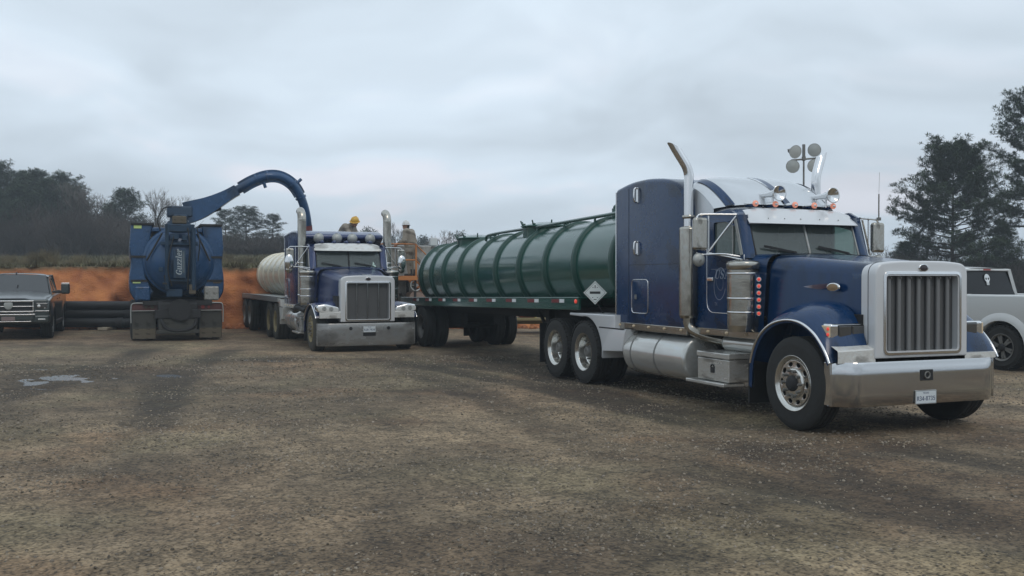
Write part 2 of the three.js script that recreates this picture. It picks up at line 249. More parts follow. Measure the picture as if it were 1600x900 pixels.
// height of the land behind the cut bank
function hillY(x, z) { const d = -z - 33, k = sm(3, -5, x); return k * (2.14 + 1.55 * sm(0, 55, d) + 1.2 * sm(55, 300, d) + (fbm(x * 0.15, z * 0.15, 3, 3) - 0.5) * 0.7 * sm(0, 8, d) + 0.14 * (fbm(x * 0.9, 3, 3, 5) - 0.5)); }
{
  const NX = 420, rows = 26, top = 46, pos = [], col = [], idx = [], C = rows + top, uv = [];
  for (let i = 0; i <= NX; i++) {
    const x = -75 + 82 * i / NX, k = sm(3, -5, x), lip = hillY(x, -33.6), zb = -33 + 0.7 * (fbm(x * 0.35, 9, 3, 2) - 0.5);
    for (let j = 0; j < C; j++) {
      let y, z, r, g, b;
      if (j <= rows) {
        const t = j / rows, gully = Math.pow(Math.abs(Math.sin(x * 0.62 + 1.2 * t + 1.5 * fbm(x * 0.5, 1, 2, 8))), 0.35), dg = Math.max(sm(0.42, 0.12, Math.abs(x + 13.75 - 0.75 * t)), 0.6 * sm(0.35, 0.1, Math.abs(x + 9.1 + 0.5 * t)), 0.5 * sm(0.3, 0.1, Math.abs(x + 17.6 - 0.4 * t)));
        y = t * lip; z = zb - 0.75 * t * t - 0.25 * t + (1 - gully) * -0.5 * t * (1 - t * 0.4) - dg * 0.75 * (0.25 + t) * (1.15 - t) * 1.6 + (fbm(x * 2.4, t * 3, 5, 12) - 0.5) * 0.7 * sm(0, 0.15, t) + 0.05 * Math.sin(x * 5.2 + 2 * fbm(x * 0.4, 4, 2, 3)) * sm(0.1, 0.4, t) * sm(0.4, 0.55, fbm(x * 0.3, 6, 2, 9)) + 0.35 * sm(0.18, 0, t) * fbm(x * 1.3, 2, 3, 6);
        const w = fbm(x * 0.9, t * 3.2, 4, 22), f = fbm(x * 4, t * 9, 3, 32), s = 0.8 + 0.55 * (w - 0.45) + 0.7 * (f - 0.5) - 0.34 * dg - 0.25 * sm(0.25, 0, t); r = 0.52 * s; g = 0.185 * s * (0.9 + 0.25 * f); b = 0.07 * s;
        const moss = sm(0.9, 1, t + 0.12 * (f - 0.5)); r = mix(r, 0.15, moss); g = mix(g, 0.115, moss); b = mix(b, 0.06, moss);
      } else {
        const t = (j - rows) / (top - 1), d = 0.2 + 420 * Math.pow(t, 2.6); z = -34 - d + 0.7 * (fbm(x * 0.35, 9, 3, 2) - 0.5) * sm(6, 0, d); y = hillY(x, z - 0.2);
        const w = fbm(x * 0.4, z * 0.4, 4, 42); r = 0.13 * (0.6 + 0.8 * w); g = 0.105 * (0.6 + 0.8 * w); b = 0.058 * (0.6 + 0.8 * w);
      }
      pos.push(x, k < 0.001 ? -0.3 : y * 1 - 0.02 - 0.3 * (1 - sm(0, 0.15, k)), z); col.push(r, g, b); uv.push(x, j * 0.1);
    }
  }
  for (let i = 0; i < NX; i++) for (let j = 0; j < C - 1; j++) { const a = i * C + j, b = a + C; idx.push(a, b, a + 1, b, b + 1, a + 1); }
  const g = new THREE.BufferGeometry(); g.setAttribute('position', new THREE.Float32BufferAttribute(pos, 3)); g.setAttribute('color', new THREE.Float32BufferAttribute(col, 3)); g.setAttribute('uv', new THREE.Float32BufferAttribute(uv, 2)); g.setIndex(idx); g.computeVertexNormals();
  const o = new THREE.Mesh(g, new THREE.MeshStandardMaterial({ vertexColors: true, roughness: 1, bumpMap: cast, bumpScale: 0.03, side: THREE.DoubleSide })); o.name = 'dirt_bank'; o.userData.kind = 'structure'; o.castShadow = o.receiveShadow = true; scene.add(o);
}
function tuftGeo(seed, n, h, spread, wd) { // a clump of thin blades
  const rnd = rng(seed), pos = [];
  for (let i = 0; i < n; i++) { const a = rnd() * 6.3, l = h * (0.5 + 0.6 * rnd()), x = spread * (rnd() - 0.5), z = spread * (rnd() - 0.5), bx = Math.cos(a) * l * 0.45, bz = Math.sin(a) * l * 0.45, px = -Math.sin(a) * wd, pz = Math.cos(a) * wd; pos.push(x - px, 0, z - pz, x + px, 0, z + pz, x + bx, l, z + bz); }
  const g = new THREE.BufferGeometry(); g.setAttribute('position', new THREE.Float32BufferAttribute(pos, 3)); g.computeVertexNormals(); return prep(g);
}
{ // dry grass and weeds on top of the bank
  { const rc = rng(65), g = new THREE.IcosahedronGeometry(1, 1), p = g.attributes.position; for (let i = 0; i < p.count; i++) { const k = 0.7 + 0.6 * vnoise(p.getX(i) * 2 + 5, p.getY(i) * 2 + p.getZ(i) * 1.7 + 5, 4); p.setXYZ(i, p.getX(i) * k, p.getY(i) * k * 0.75, p.getZ(i) * k); } g.computeVertexNormals(); const N = 900, im = new THREE.InstancedMesh(g, new THREE.MeshStandardMaterial({ roughness: 1, bumpMap: cast, bumpScale: 0.02 }), N); im.name = 'clay_clods'; im.userData.kind = 'stuff'; im.castShadow = im.receiveShadow = true; tag(im, 'crumbled orange clay clods along the foot of the bank', 'clods'); const m4 = new THREE.Matrix4(), q = new THREE.Quaternion(), e = new THREE.Euler(), c = new THREE.Color(); for (let i = 0; i < N; i++) { const x = -40 + 42 * rc(), z = -32.95 + 0.9 * (rc() - 0.25) * rc(), s = 0.03 + 0.13 * Math.pow(rc(), 3); e.set(rc() * 6, rc() * 6, rc() * 6); q.setFromEuler(e); m4.compose(V3(x, s * 0.3, z), q, V3(s, s, s)); im.setMatrixAt(i, m4); const k = 0.7 + 0.5 * rc(); c.setRGB(0.4 * k, 0.155 * k, 0.066 * k); im.setColorAt(i, c); } scene.add(im); }
  const rnd = rng(5), N = 15000, im = new THREE.InstancedMesh(tuftGeo(3, 16, 0.55, 0.5, 0.014), new THREE.MeshStandardMaterial({ roughness: 1, side: THREE.DoubleSide }), N); im.name = 'dry_grass'; im.userData.kind = 'stuff'; im.castShadow = im.receiveShadow = true;
  tag(im, 'dry brown weeds and grass growing along the top of the clay bank', 'grass');
  const m4 = new THREE.Matrix4(), q = new THREE.Quaternion(), c = new THREE.Color(), Y = V3(0, 1, 0);
  for (let n = 0; n < N; n++) {
    const d = 0.2 + 46 * Math.pow(rnd(), 1.6), x = -64 + 64 * rnd(), z = -33.8 - d, s = 0.35 + 1.0 * rnd() * vnoise(x * 0.3, z * 0.3, 9) + 0.15 * sm(0, 20, d), k = 0.55 + 0.7 * rnd(); q.setFromAxisAngle(Y, rnd() * 6.3);
    m4.compose(V3(x, hillY(x, z) - 0.03, z), q, V3(s * 1.2, s * (0.3 + 0.4 * rnd()), s * 1.2)); im.setMatrixAt(n, m4); const gr = rnd(); c.setRGB(0.115 * k, (0.097 + 0.015 * gr) * k, 0.055 * k); im.setColorAt(n, c);
  }
  scene.add(im);
}

// ------------------------------------------------------------------ trees
const barkMat = new THREE.MeshStandardMaterial({ color: new THREE.Color().setRGB(0.075, 0.06, 0.05), roughness: 1, map: dirt, bumpMap: cast, bumpScale: 0.02 });
const twigMat = new THREE.MeshStandardMaterial({ color: new THREE.Color().setRGB(0.15, 0.125, 0.11), roughness: 1 });
const leafMat = new THREE.MeshPhysicalMaterial({ vertexColors: true, roughness: 0.95, side: THREE.DoubleSide, transmission: 0.0 });
function limb(out, a, b, r0, r1, n = 5) {
  const A = V3(...a), B = V3(...b), d = B.clone().sub(A), g = new THREE.CylinderGeometry(r1, r0, d.length(), n, 1, true);
  out.push(prep(g.applyQuaternion(new THREE.Quaternion().setFromUnitVectors(V3(0, 1, 0), d.clone().normalize())).translate((a[0] + b[0]) / 2, (a[1] + b[1]) / 2, (a[2] + b[2]) / 2)));
}
// a loblolly pine: tall stem, whorls of upswept limbs carrying ragged needle clumps
function pineGeo(seed, o) {
  const { H, crown, spread, limbs, tuft = 0.34, blades = 16, per = 7, gap = 0.25, top = 0.35, tone = 1 } = o;
  const rnd = rng(seed), wood = [], pos = [], col = [], lean = [(rnd() - 0.5) * 0.06 * H, (rnd() - 0.5) * 0.06 * H], axis = (y) => [lean[0] * (y / H) ** 2, y, lean[1] * (y / H) ** 2];
  const r0 = 0.011 * H + 0.05;
  for (let k = 0; k < 8; k++) { const y0 = H * k / 8, y1 = H * (k + 1) / 8; limb(wood, axis(y0), axis(y1), r0 * (1 - 0.9 * k / 8), r0 * (1 - 0.9 * (k + 1) / 8), 8); }
  const clump = (x, y, z, s, tone2) => {
    for (let i = 0; i < blades; i++) {
      const a = rnd() * 6.283, e = Math.asin(rnd() * 1.5 - 0.5), l = s * (0.55 + 0.6 * rnd()), dx = Math.cos(a) * Math.cos(e) * l, dy = Math.sin(e) * l * 0.8, dz = Math.sin(a) * Math.cos(e) * l, w = s * 0.11, px = -Math.sin(a) * w, pz = Math.cos(a) * w, j = rnd() * 6.3;
      const ox = x + Math.cos(j) * s * 0.25 * rnd(), oz = z + Math.sin(j) * s * 0.25 * rnd();
      pos.push(ox - px * 0.5, y, oz - pz * 0.5, ox + dx * 0.6 + px, y + dy * 0.6 + w * 0.3, oz + dz * 0.6 + pz, ox + dx, y + dy, oz + dz);
      const t = tone * tone2 * (0.75 + 0.5 * rnd()); for (let q = 0; q < 3; q++) col.push(0.05 * t, 0.072 * t, 0.038 * t);
    }
  };
  for (let i = 0; i < limbs; i++) {
    const t = Math.pow((i + rnd()) / limbs, 0.9), y = H * (crown + (1 - crown) * t * 0.985), shape = Math.pow(Math.max(0, 1 - t), 0.62) * (0.55 + 0.45 * sm(0, 0.22, t)) + top * 0.25;
    if (rnd() < gap * (1 - t)) continue;
    const a = i * 2.39 + rnd() * 0.9, L = spread * shape * (0.55 + 0.6 * rnd()), up = 0.12 + 0.55 * t + 0.2 * (rnd() - 0.5), A = axis(y), br = 0.016 * H * (1 - t) * 0.3 + 0.02;
    const end = [A[0] + Math.cos(a) * L, y + L * up, A[2] + Math.sin(a) * L], mid = [A[0] + Math.cos(a) * L * 0.55, y + L * up * 0.3, A[2] + Math.sin(a) * L * 0.55];
    limb(wood, A, mid, br, br * 0.6, 4); limb(wood, mid, end, br * 0.6, br * 0.25, 4);
    const n = Math.max(2, Math.round(per * (0.5 + L / spread))), tn = 0.8 + 0.45 * rnd();
    for (let k = 0; k < n; k++) {
      const u = 0.38 + 0.64 * (k + rnd() * 0.6) / n, b = a + (rnd() - 0.5) * 0.9 * (1.1 - u * 0.5), x = A[0] + Math.cos(b) * L * u, z = A[2] + Math.sin(b) * L * u, yy = y + (u < 0.55 ? up * 0.55 * L * u : mix(up * 0.3, up, (u - 0.55) / 0.45) * L) + (rnd() - 0.3) * tuft * 0.7;
      if (o.cloud) { const n2 = o.fill ?? 4, cr = o.cloud * (0.6 + 0.6 * rnd()); for (let m = 0; m < n2; m++) { const a2 = rnd() * 6.283, e2 = rnd() * 2 - 0.8, q2 = cr * Math.sqrt(rnd()); clump(x + Math.cos(a2) * q2, yy + e2 * cr * 0.45, z + Math.sin(a2) * q2, tuft * (0.6 + 0.5 * rnd()), tn * (0.85 + 0.25 * e2)); } } else clump(x, yy, z, tuft * (0.7 + 0.6 * rnd()), tn);
      if (k % 2) limb(wood, [A[0] + Math.cos(a) * L * u * 0.8, yy - tuft * 0.4, A[2] + Math.sin(a) * L * u * 0.8], [x, yy, z], 0.012, 0.006, 3);
    }
  }
  const g = new THREE.BufferGeometry(); g.setAttribute('position', new THREE.Float32BufferAttribute(pos, 3)); g.setAttribute('color', new THREE.Float32BufferAttribute(col, 3)); g.computeVertexNormals();
  return { wood: mergeGeometries(wood), crown: g };
}
function bareGeo(seed, H, spread = 0.35, depth = 5, minR = 0.006) { // leafless hardwood
  const rnd = rng(seed), wood = [], fine = [];
  const grow = (p, dir, len, r, d) => {
    const e = p.clone().addScaledVector(dir, len); limb(d < 2 ? fine : wood, p.toArray(), e.toArray(), r, r * 0.62, d > 3 ? 6 : 3); if (d <= 0) return;
    const n = d > 3 ? 3 : 3; for (let i = 0; i < n; i++) { const a = rnd() * 6.283, s = spread * (0.5 + rnd()), nd = dir.clone().add(V3(Math.cos(a) * s, 0.1 + (rnd() - 0.4) * 0.25, Math.sin(a) * s)).normalize(); grow(p.clone().addScaledVector(dir, len * (0.55 + 0.45 * rnd())), nd, len * (0.62 + 0.22 * rnd()), Math.max(minR, r * 0.56), d - 1); }
  };
  grow(V3(0, 0, 0), V3((rnd() - 0.5) * 0.15, 1, (rnd() - 0.5) * 0.15).normalize(), H * 0.3, H * 0.014 + 0.02, depth);
  return { wood: mergeGeometries(wood), crown: mergeGeometries(fine) };
}
function makeTree(name, geo, crownMat, label, category, group) {
  const t = thing(name, label, category, [0, 0, 0], 0, group);
  mk('trunk', geo.wood, barkMat, t); const c = new THREE.Mesh(geo.crown, crownMat); c.name = 'crown'; c.castShadow = c.receiveShadow = true; t.add(c); return t;
}
const copyOf = (o, name, label, group) => { const c = o.clone(); c.name = numbered(name); c.userData = { ...o.userData, label }; if (group) c.userData.group = group; else delete c.userData.group; scene.add(c); return c; };
const standLabel = 'dark pine crowded into the dense stand behind the bank at the far left', standGroup = 'pines of the dense stand behind the clay bank';
const pineA = pineGeo(11, { H: 9, crown: 0.06, spread: 3.0, limbs: 80, per: 8, tuft: 0.42, blades: 16, cloud: 0.55, gap: 0.05 });
const pineB = pineGeo(12, { H: 9, crown: 0.1, spread: 2.8, limbs: 70, per: 8, tuft: 0.42, blades: 16, cloud: 0.55, gap: 0.12 });
const pineC = pineGeo(13, { H: 9, crown: 0.22, spread: 3.3, limbs: 66, per: 8, tuft: 0.42, blades: 16, cloud: 0.6, gap: 0.1, top: 0.8 });
{
  const spots = [ // x, z, height, proto
    [-50.5, -90, 9.4, 0], [-47.3, -88, 9.2, 2], [-45.2, -91, 8.9, 0], [-43.2, -89, 7.9, 1], [-42.0, -92, 7.2, 2], [-41.0, -90, 6.3, 0], [-53.5, -92, 9.5, 1], [-57, -90, 9.8, 2], [-48.8, -96, 9.4, 1], [-46, -98, 9.3, 2],
    [-44.2, -86, 7.0, 0], [-49.5, -84, 7.4, 1], [-52, -86, 8.2, 0], [-46.6, -82.5, 6.6, 0], [-47.8, -83, 7.6, 2], [-45, -84, 6.4, 0], [-50.8, -82, 6.4, 0], [-43, -83, 5.2, 2], [-48.6, -80.5, 5.0, 0], [-42.6, -86, 6.2, 1], [-60, -94, 9.5, 0], [-63.5, -92, 9, 1], [-55, -84, 7, 2], [-41.6, -84, 4.4, 0], [-38.9, -93, 5.6, 0], [-44.6, -81, 4.2, 1], [-39.8, -86, 3.8, 2],
  ];
  const protos = [pineA, pineB, pineC].map((g, i) => makeTree('pine_tree', g, leafMat, standLabel, 'tree', standGroup)), usedP = [0, 0, 0];
  spots.forEach(([x, z, h, k], i) => { const o = usedP[k]++ ? copyOf(protos[k], 'pine_tree', standLabel, standGroup) : protos[k]; o.position.set(x, hillY(x, z) - 0.1, z); o.rotation.y = i * 1.7; o.scale.set(h / 9 * (0.95 + 0.2 * hash2(i, 3, 1)), h / 9 * 0.93, h / 9); });
  const put = (o, x, z, h, H, rot, w = 1) => { o.position.set(x, hillY(x, z) - 0.1, z); o.rotation.y = rot; o.scale.set(h / H * w, h / H, h / H * w); };
  put(copyOf(protos[2], 'pine_tree', 'lone broad pine rising from brush between the dense stand and the vacuum truck'), -35.4, -88, 6.2, 9, 2.0, 1.1);
  // open-crowned pines seen under the boom
  const tall = pineGeo(21, { H: 10, crown: 0.42, spread: 2.6, limbs: 44, per: 7, tuft: 0.4, cloud: 0.5, gap: 0.3, top: 0.9 }), tall2 = pineGeo(22, { H: 10, crown: 0.5, spread: 2.2, limbs: 30, per: 7, tuft: 0.38, cloud: 0.45, gap: 0.35, top: 0.6 });
  put(makeTree('pine_tree', tall, leafMat, 'open crowned pine in the middle of the gap under the boom', 'tree'), -24.9, -90, 4.9, 10, 0.6, 1.75);
  put(makeTree('pine_tree', tall2, leafMat, 'slender pine with sparse crown just right of the vacuum truck', 'tree'), -27.4, -92, 4.8, 10, 2.2, 1.5);
  put(copyOf(scene.children[scene.children.length - 1], 'pine_tree', 'thin leaning pine nearest the white tank trailer under the boom'), -22.7, -91, 4.3, 10, 4.4, 1.5);
  // leafless trees
  const bare1 = bareGeo(31, 7, 0.42, 6), bare2 = bareGeo(32, 7, 0.36, 6), bare3 = bareGeo(33, 7, 0.5, 6, 0.011);
  const b1 = makeTree('bare_tree', bare1, twigMat, 'leafless tree between the dense pine stand and the lone pine', 'tree'); put(b1, -39.2, -87, 8.6, 7, 0.4);
  const b2 = makeTree('bare_tree', bare2, twigMat, 'pale leafless tree directly behind the left cabinet of the vacuum truck', 'tree'); put(b2, -33.6, -90, 8.0, 7, 1.4);
  put(copyOf(b1, 'bare_tree', 'leafless tree just left of the boom turret of the vacuum truck'), -32.2, -93, 7.6, 7, 3.0);
  put(copyOf(b2, 'bare_tree', 'thin leafless tree left of the lone broad pine'), -38, -90, 7.4, 7, 3.3);
  const b3 = makeTree('bare_tree', bare3, twigMat, 'round leafless tree standing beyond the rear of the green tank trailer', 'tree'); b3.position.set(-7, 0.9, -100); b3.scale.setScalar(0.95);
  const b4 = copyOf(b3, 'bare_tree', 'small faint leafless tree beyond the middle of the green tank trailer'); b4.position.set(-3, 0.2, -120); b4.scale.setScalar(0.8); b4.rotation.y = 2;
  const b5 = copyOf(b3, 'bare_tree', 'faint leafless tree between the two hard hats'); b5.position.set(-12.8, 1.6, -104); b5.scale.set(0.6, 1.0, 0.6); b5.rotation.y = 4;
  // right side pines, standing on the level yard edge
  const big = pineGeo(41, { H: 10.4, crown: 0.1, spread: 4.2, limbs: 104, per: 13, tuft: 0.36, blades: 24, gap: 0.13, top: 1.0, cloud: 0.5, fill: 4 });
  const t1 = makeTree('pine_tree', big, leafMat, 'broad full pine behind the white pickup, left of the taller pine', 'tree'); t1.position.set(26.6, -0.1, -58); t1.scale.set(0.86, 0.93, 0.86); t1.rotation.y = 0.9;
  const hi = pineGeo(42, { H: 14.5, crown: 0.36, spread: 3.5, limbs: 46, per: 12, tuft: 0.36, blades: 24, gap: 0.18, top: 0.8, cloud: 0.5, fill: 4 });
  const t2 = makeTree('pine_tree', hi, leafMat, 'tall pine with bare lower trunk at the right edge of the photo', 'tree'); t2.position.set(31.6, 0, -58.5); t2.scale.set(0.82, 0.9, 0.82); t2.rotation.y = 2.6;
  const t3 = copyOf(protos[0], 'pine_tree', 'young pine low between the two right hand pines'); t3.position.set(28.9, 0, -56.5); t3.scale.set(0.6, 0.52, 0.6);
  const t4 = copyOf(t2, 'pine_tree', 'tall pine right of the frame behind the white pickup'); t4.position.set(35.5, 0, -60); t4.rotation.y = 0.3;
  const t5 = copyOf(protos[1], 'pine_tree', 'small dark pine at the left foot of the broad full pine'); t5.position.set(24.6, 0, -60); t5.scale.set(0.62, 0.44, 0.62);
}
{ // undergrowth: leafless brush mixed with low evergreen clumps
  const rnd = rng(91), twig = [], r2 = rng(17);
  for (let i = 0; i < 40; i++) { const a = r2() * 6.3, l = 0.7 + 1.1 * r2(), s = 0.25 + 0.35 * r2(), x = (r2() - 0.5) * 0.5, z = (r2() - 0.5) * 0.5, e = [x + Math.cos(a) * l * s, l, z + Math.sin(a) * l * s]; limb(twig, [x, 0, z], e, 0.018, 0.006, 3); for (let k = 0; k < 4; k++) { const b = r2() * 6.3, u = 0.4 + 0.6 * r2(), p = [mix(x, e[0], u), l * u, mix(z, e[2], u)]; limb(twig, p, [p[0] + Math.cos(b) * 0.35, p[1] + 0.2 + 0.3 * r2(), p[2] + Math.sin(b) * 0.35], 0.009, 0.004, 3); } }
  const tg = mergeGeometries(twig), lg = tuftGeo(9, 70, 0.9, 1.1, 0.05), m4 = new THREE.Matrix4(), q = new THREE.Quaternion(), Y = V3(0, 1, 0), c = new THREE.Color();
  const mass = (name, label, geo, spots, colr) => { const im = new THREE.InstancedMesh(geo, new THREE.MeshStandardMaterial({ roughness: 1, side: THREE.DoubleSide }), spots.length); im.name = name; im.userData.kind = 'stuff'; tag(im, label, 'brush'); im.castShadow = im.receiveShadow = true; spots.forEach(([x, y, z, s, h], i) => { q.setFromAxisAngle(Y, rnd() * 6.3); m4.compose(V3(x, y, z), q, V3(s, h, s)); im.setMatrixAt(i, m4); const k = 0.6 + 0.8 * rnd(); c.setRGB(colr[0] * k, colr[1] * k, colr[2] * k); im.setColorAt(i, c); }); scene.add(im); };
  const L1 = [], L2 = [], R1 = [], R2 = [], W1 = []; for (let i = 0; i < 260; i++) { const x = -32 + 22 * rnd(), z = -35.5 - 14 * rnd(), s = 0.16 + 0.3 * rnd() * vnoise(x * 0.4, z * 0.4, 6); W1.push([x, hillY(x, z) - 0.05, z, s * 1.3, s]); }
  for (let i = 0; i < 1500; i++) { const x = -66 + 48 * rnd(), z = -76 - 24 * rnd(), y = hillY(x, z), s = 0.9 + 1.3 * rnd(); L1.push([x, y, z, s, s * (0.5 + 0.7 * rnd()) * (1 - 0.5 * sm(-36, -26, x))]); }
  for (let i = 0; i < 700; i++) { const x = -66 + 50 * rnd(), z = -78 - 24 * rnd(); L2.push([x, hillY(x, z), z, 1 + 1.2 * rnd(), 0.9 + 1.4 * rnd()]); }
  for (let i = 0; i < 900; i++) { const x = 19 + 26 * rnd(), z = -54 - 18 * rnd(), s = 0.7 + 0.9 * rnd(); R1.push([x, 0, z, s, s * (0.6 + 1.0 * rnd() * rnd())]); }
  for (let i = 0; i < 700; i++) { const x = 21 + 26 * rnd(), z = -55 - 18 * rnd(); R2.push([x, 0, z, 1 + 0.8 * rnd(), 0.8 + 1.5 * rnd() * rnd()]); }
  mass('brush', 'low brown weeds in clumps along the lip of the clay bank', tg, W1, [0.16, 0.13, 0.075]); mass('brush', 'grey leafless brush below the dense pines on the bank', tg, L1, [0.06, 0.046, 0.038]); mass('brush', 'low dark evergreen undergrowth below the dense pines on the bank', lg, L2, [0.04, 0.048, 0.03]);
  mass('brush', 'grey leafless brush under the pines behind the white pickup', tg, R1, [0.06, 0.048, 0.042]); mass('brush', 'dark evergreen thicket under the pines behind the white pickup', lg, R2, [0.035, 0.042, 0.03]);
}
{ // the far wood: one mass along the skyline
  const rnd = rng(123), src = pineGeo(51, { H: 7, crown: 0.1, spread: 2.2, limbs: 40, per: 6, tuft: 0.6, blades: 10, gap: 0.05 }), N = 420, im = new THREE.InstancedMesh(prep(src.crown.clone()), new THREE.MeshStandardMaterial({ vertexColors: true, roughness: 1, side: THREE.DoubleSide }), N);
  im.name = 'far_woods'; im.userData.kind = 'stuff'; tag(im, 'low far wood along the skyline behind the tank trailers', 'woods'); im.castShadow = im.receiveShadow = true;
  const m4 = new THREE.Matrix4(), q = new THREE.Quaternion(), Y = V3(0, 1, 0), c = new THREE.Color();
  for (let i = 0; i < N; i++) { const x = -80 + 230 * (i + rnd()) / N, z = -128 - 22 * rnd() - 20 * sm(20, 80, x), s = (0.78 + 0.4 * rnd() * rnd()) * (1 - 0.2 * sm(-30, 10, x)), y = x < 3 ? Math.min(hillY(x, z), 1.2) : 0; q.setFromAxisAngle(Y, rnd() * 6.3); m4.compose(V3(x, y - 0.3, z), q, V3(s * 1.3, s, s * 1.3)); im.setMatrixAt(i, m4); const k = 0.8 + 0.5 * rnd(); c.setRGB(k * 1.1, k, k); im.setColorAt(i, c); }
  scene.add(im);
}

// ------------------------------------------------------------------ wheels and shared truck pieces (x forward, y up, z towards the vehicle's right)
function tyreGeo(Rr, rim, w, treads, z0 = 0) {
  const p = [[rim - 0.005, -0.012], [rim + 0.012, 0.004], [rim + 0.035, 0.001], [mix(rim, Rr, 0.55), 0.01], [Rr - 0.045, -0.004], [Rr - 0.014, -0.022]];
  const n = 4; for (let i = 0; i < n; i++) { const a = -0.032 - (w - 0.064) * i / n, b = -0.032 - (w - 0.064) * (i + 1) / n; p.push([Rr, a - 0.004], [Rr, b + 0.008]); if (i < n - 1) p.push([Rr - 0.014, b + 0.004], [Rr - 0.014, b - 0.003]); }
  p.push([Rr - 0.014, -w + 0.022], [Rr - 0.045, -w + 0.004], [rim, -w + 0.01]);
  const out = [toCreasedNormals(latheZ(p.map(([r, z]) => [r, z + z0]), 56), 0.5)];
  if (treads) for (let i = 0; i < treads; i++) { const a = i / treads * 2 * Math.PI; for (const zz of [-0.018, -w + 0.018]) out.push(new THREE.BoxGeometry(0.045, 0.02, 0.045).translate(0, Rr - 0.012, zz + z0).rotateZ(a)); }
  return out;
}
const wheelCache = {};
function wheel(parent, x, side, zOut, o) { // side +1 right, -1 left; zOut: half width to the outer face
  const w = grp('wheel', parent); w.position.set(x, o.R + (o.dy ?? 0), side * zOut); if (side < 0) w.rotation.y = Math.PI; w.rotation.z = o.spin ?? 0;
  const key = JSON.stringify([o.R, o.rim, o.w, o.kind, o.dual, o.treads]);
  if (!wheelCache[key]) {
    const c = {}, r = o.rim; c.tyre = mergeGeometries(tyreGeo(o.R, r, o.w, o.treads).map(prep)); if (o.dual) c.inner = mergeGeometries(tyreGeo(o.R, r, o.w, 0, -o.w - 0.06).map(prep));
    if (o.kind === 'steer') {
      const holes = []; for (let i = 0; i < 10; i++) { const a = (i + 0.5) / 10 * 2 * Math.PI, q = []; for (let k = 0; k < 14; k++) { const b = k / 14 * 6.283, u = r * 0.705 + 0.025 * Math.cos(b), v = 0.036 * Math.sin(b); q.push([u * Math.cos(a) - v * Math.sin(a), u * Math.sin(a) + v * Math.cos(a)]); } holes.push(q); }
      const ring = []; for (let k = 0; k < 60; k++) ring.push([r * 0.85 * Math.cos(k / 60 * 6.28319), r * 0.85 * Math.sin(k / 60 * 6.28319)]);
      c.rim = mergeGeometries([latheZ([[r, -o.w + 0.02], [r, -0.012], [r + 0.012, 0.004], [r, 0.006], [r * 0.93, -0.012], [r * 0.84, -0.028], [r * 0.84, -0.06]], 56), ext(ring, -0.038, -0.02, 0.003, holes), latheZ([[r * 0.57, -0.03], [r * 0.55, -0.005], [r * 0.5, 0.006], [0.09, 0.006]], 48)].map(prep));
      c.hub = mergeGeometries([latheZ([[0.09, 0.0], [0.086, 0.025], [0.062, 0.038], [0.058, 0.052], [0, 0.054]], 28), latheZ([[r * 0.84, -0.07], [0, -0.07]], 32)].map(prep));
      c.nut = new THREE.CylinderGeometry(0.016, 0.019, 0.04, 6).rotateX(Math.PI / 2).translate(0, r * 0.47, 0.024); c.nuts = 10;
    } else if (o.kind === 'deep') {
      c.rim = mergeGeometries([latheZ([[r + 0.01, 0.003], [r - 0.004, 0.004], [r - 0.03, -0.022], [r - 0.05, -0.04], [r - 0.06, -0.15], [r - 0.09, -0.178], [0.1, -0.172], [0, -0.172]], 56)].map(prep));
      c.hub = latheZ([[0.115, -0.172], [0.112, -0.13], [0.085, -0.11], [0.08, -0.06], [0.065, -0.045], [0, -0.043]], 28);
      c.nut = new THREE.CylinderGeometry(0.014, 0.017, 0.045, 6).rotateX(Math.PI / 2).translate(0, 0.165, -0.15); c.nuts = 10;
    } else { // car rim with spokes
      const sp = []; for (let i = 0; i < 6; i++) for (const k of [-0.13, 0.13]) sp.push(new THREE.BoxGeometry(0.035, r * 0.86, 0.03).translate(0, r * 0.52, -0.03).rotateZ(i / 6 * 6.283 + k));
      c.rim = mergeGeometries([latheZ([[r, -0.16], [r - 0.02, -0.1], [r - 0.015, -0.02], [r + 0.008, 0.003], [r - 0.004, 0.006], [r - 0.03, -0.02]], 44), ...sp].map(prep)); c.hub = mergeGeometries([latheZ([[0.075, -0.04], [0.07, 0.0], [0, 0.004]], 20), latheZ([[r - 0.02, -0.11], [0, -0.11]], 24)].map(prep));
    }
    wheelCache[key] = c;
  }
  const c = wheelCache[key], add = (n, g, m) => { const k = new THREE.Mesh(g, m); k.name = n; k.castShadow = k.receiveShadow = true; w.add(k); return k; };
  add('tyre', c.tyre, o.tyreMat ?? M.tyre); if (c.inner) add('tyre', c.inner, o.tyreMat ?? M.tyre); add('rim', c.rim, o.rimMat ?? M.chrome); add('hub', c.hub, o.hubMat ?? M.dark);
  if (c.nuts) for (let i = 0; i < c.nuts; i++) { const n = add('lug_nut', c.nut, o.kind === 'steer' && !o.dustNut ? M.steel : o.hubMat ?? M.chrome); n.rotation.z = i / c.nuts * 6.283; }
  return w;
}
function plateMesh(parent, pos, rotY, top, num, w = 0.305, h = 0.152) {
  const m = decalMat(512, 256, (x, W, H) => { x.fillStyle = '#c9cfd2'; x.fillRect(0, 0, W, H); x.strokeStyle = '#7b858c'; x.lineWidth = 8; x.strokeRect(6, 6, W - 12, H - 12); x.fillStyle = '#3d4a63'; x.textAlign = 'center'; x.font = 'bold 52px sans-serif'; x.fillText(top, W / 2, 62); x.font = 'bold 122px sans-serif'; x.fillText(num, W / 2, 196, W - 50); }, false);
  const g = grp('license_plate', parent); g.position.set(...pos); g.rotation.y = rotY; mk('backing', rbox(-w / 2, w / 2, -h / 2, h / 2, -0.006, 0.001, 0.003, 1), M.alu, g); mk('print', new THREE.PlaneGeometry(w - 0.012, h - 0.012).translate(0, 0, 0.0035), m, g); return g;
}
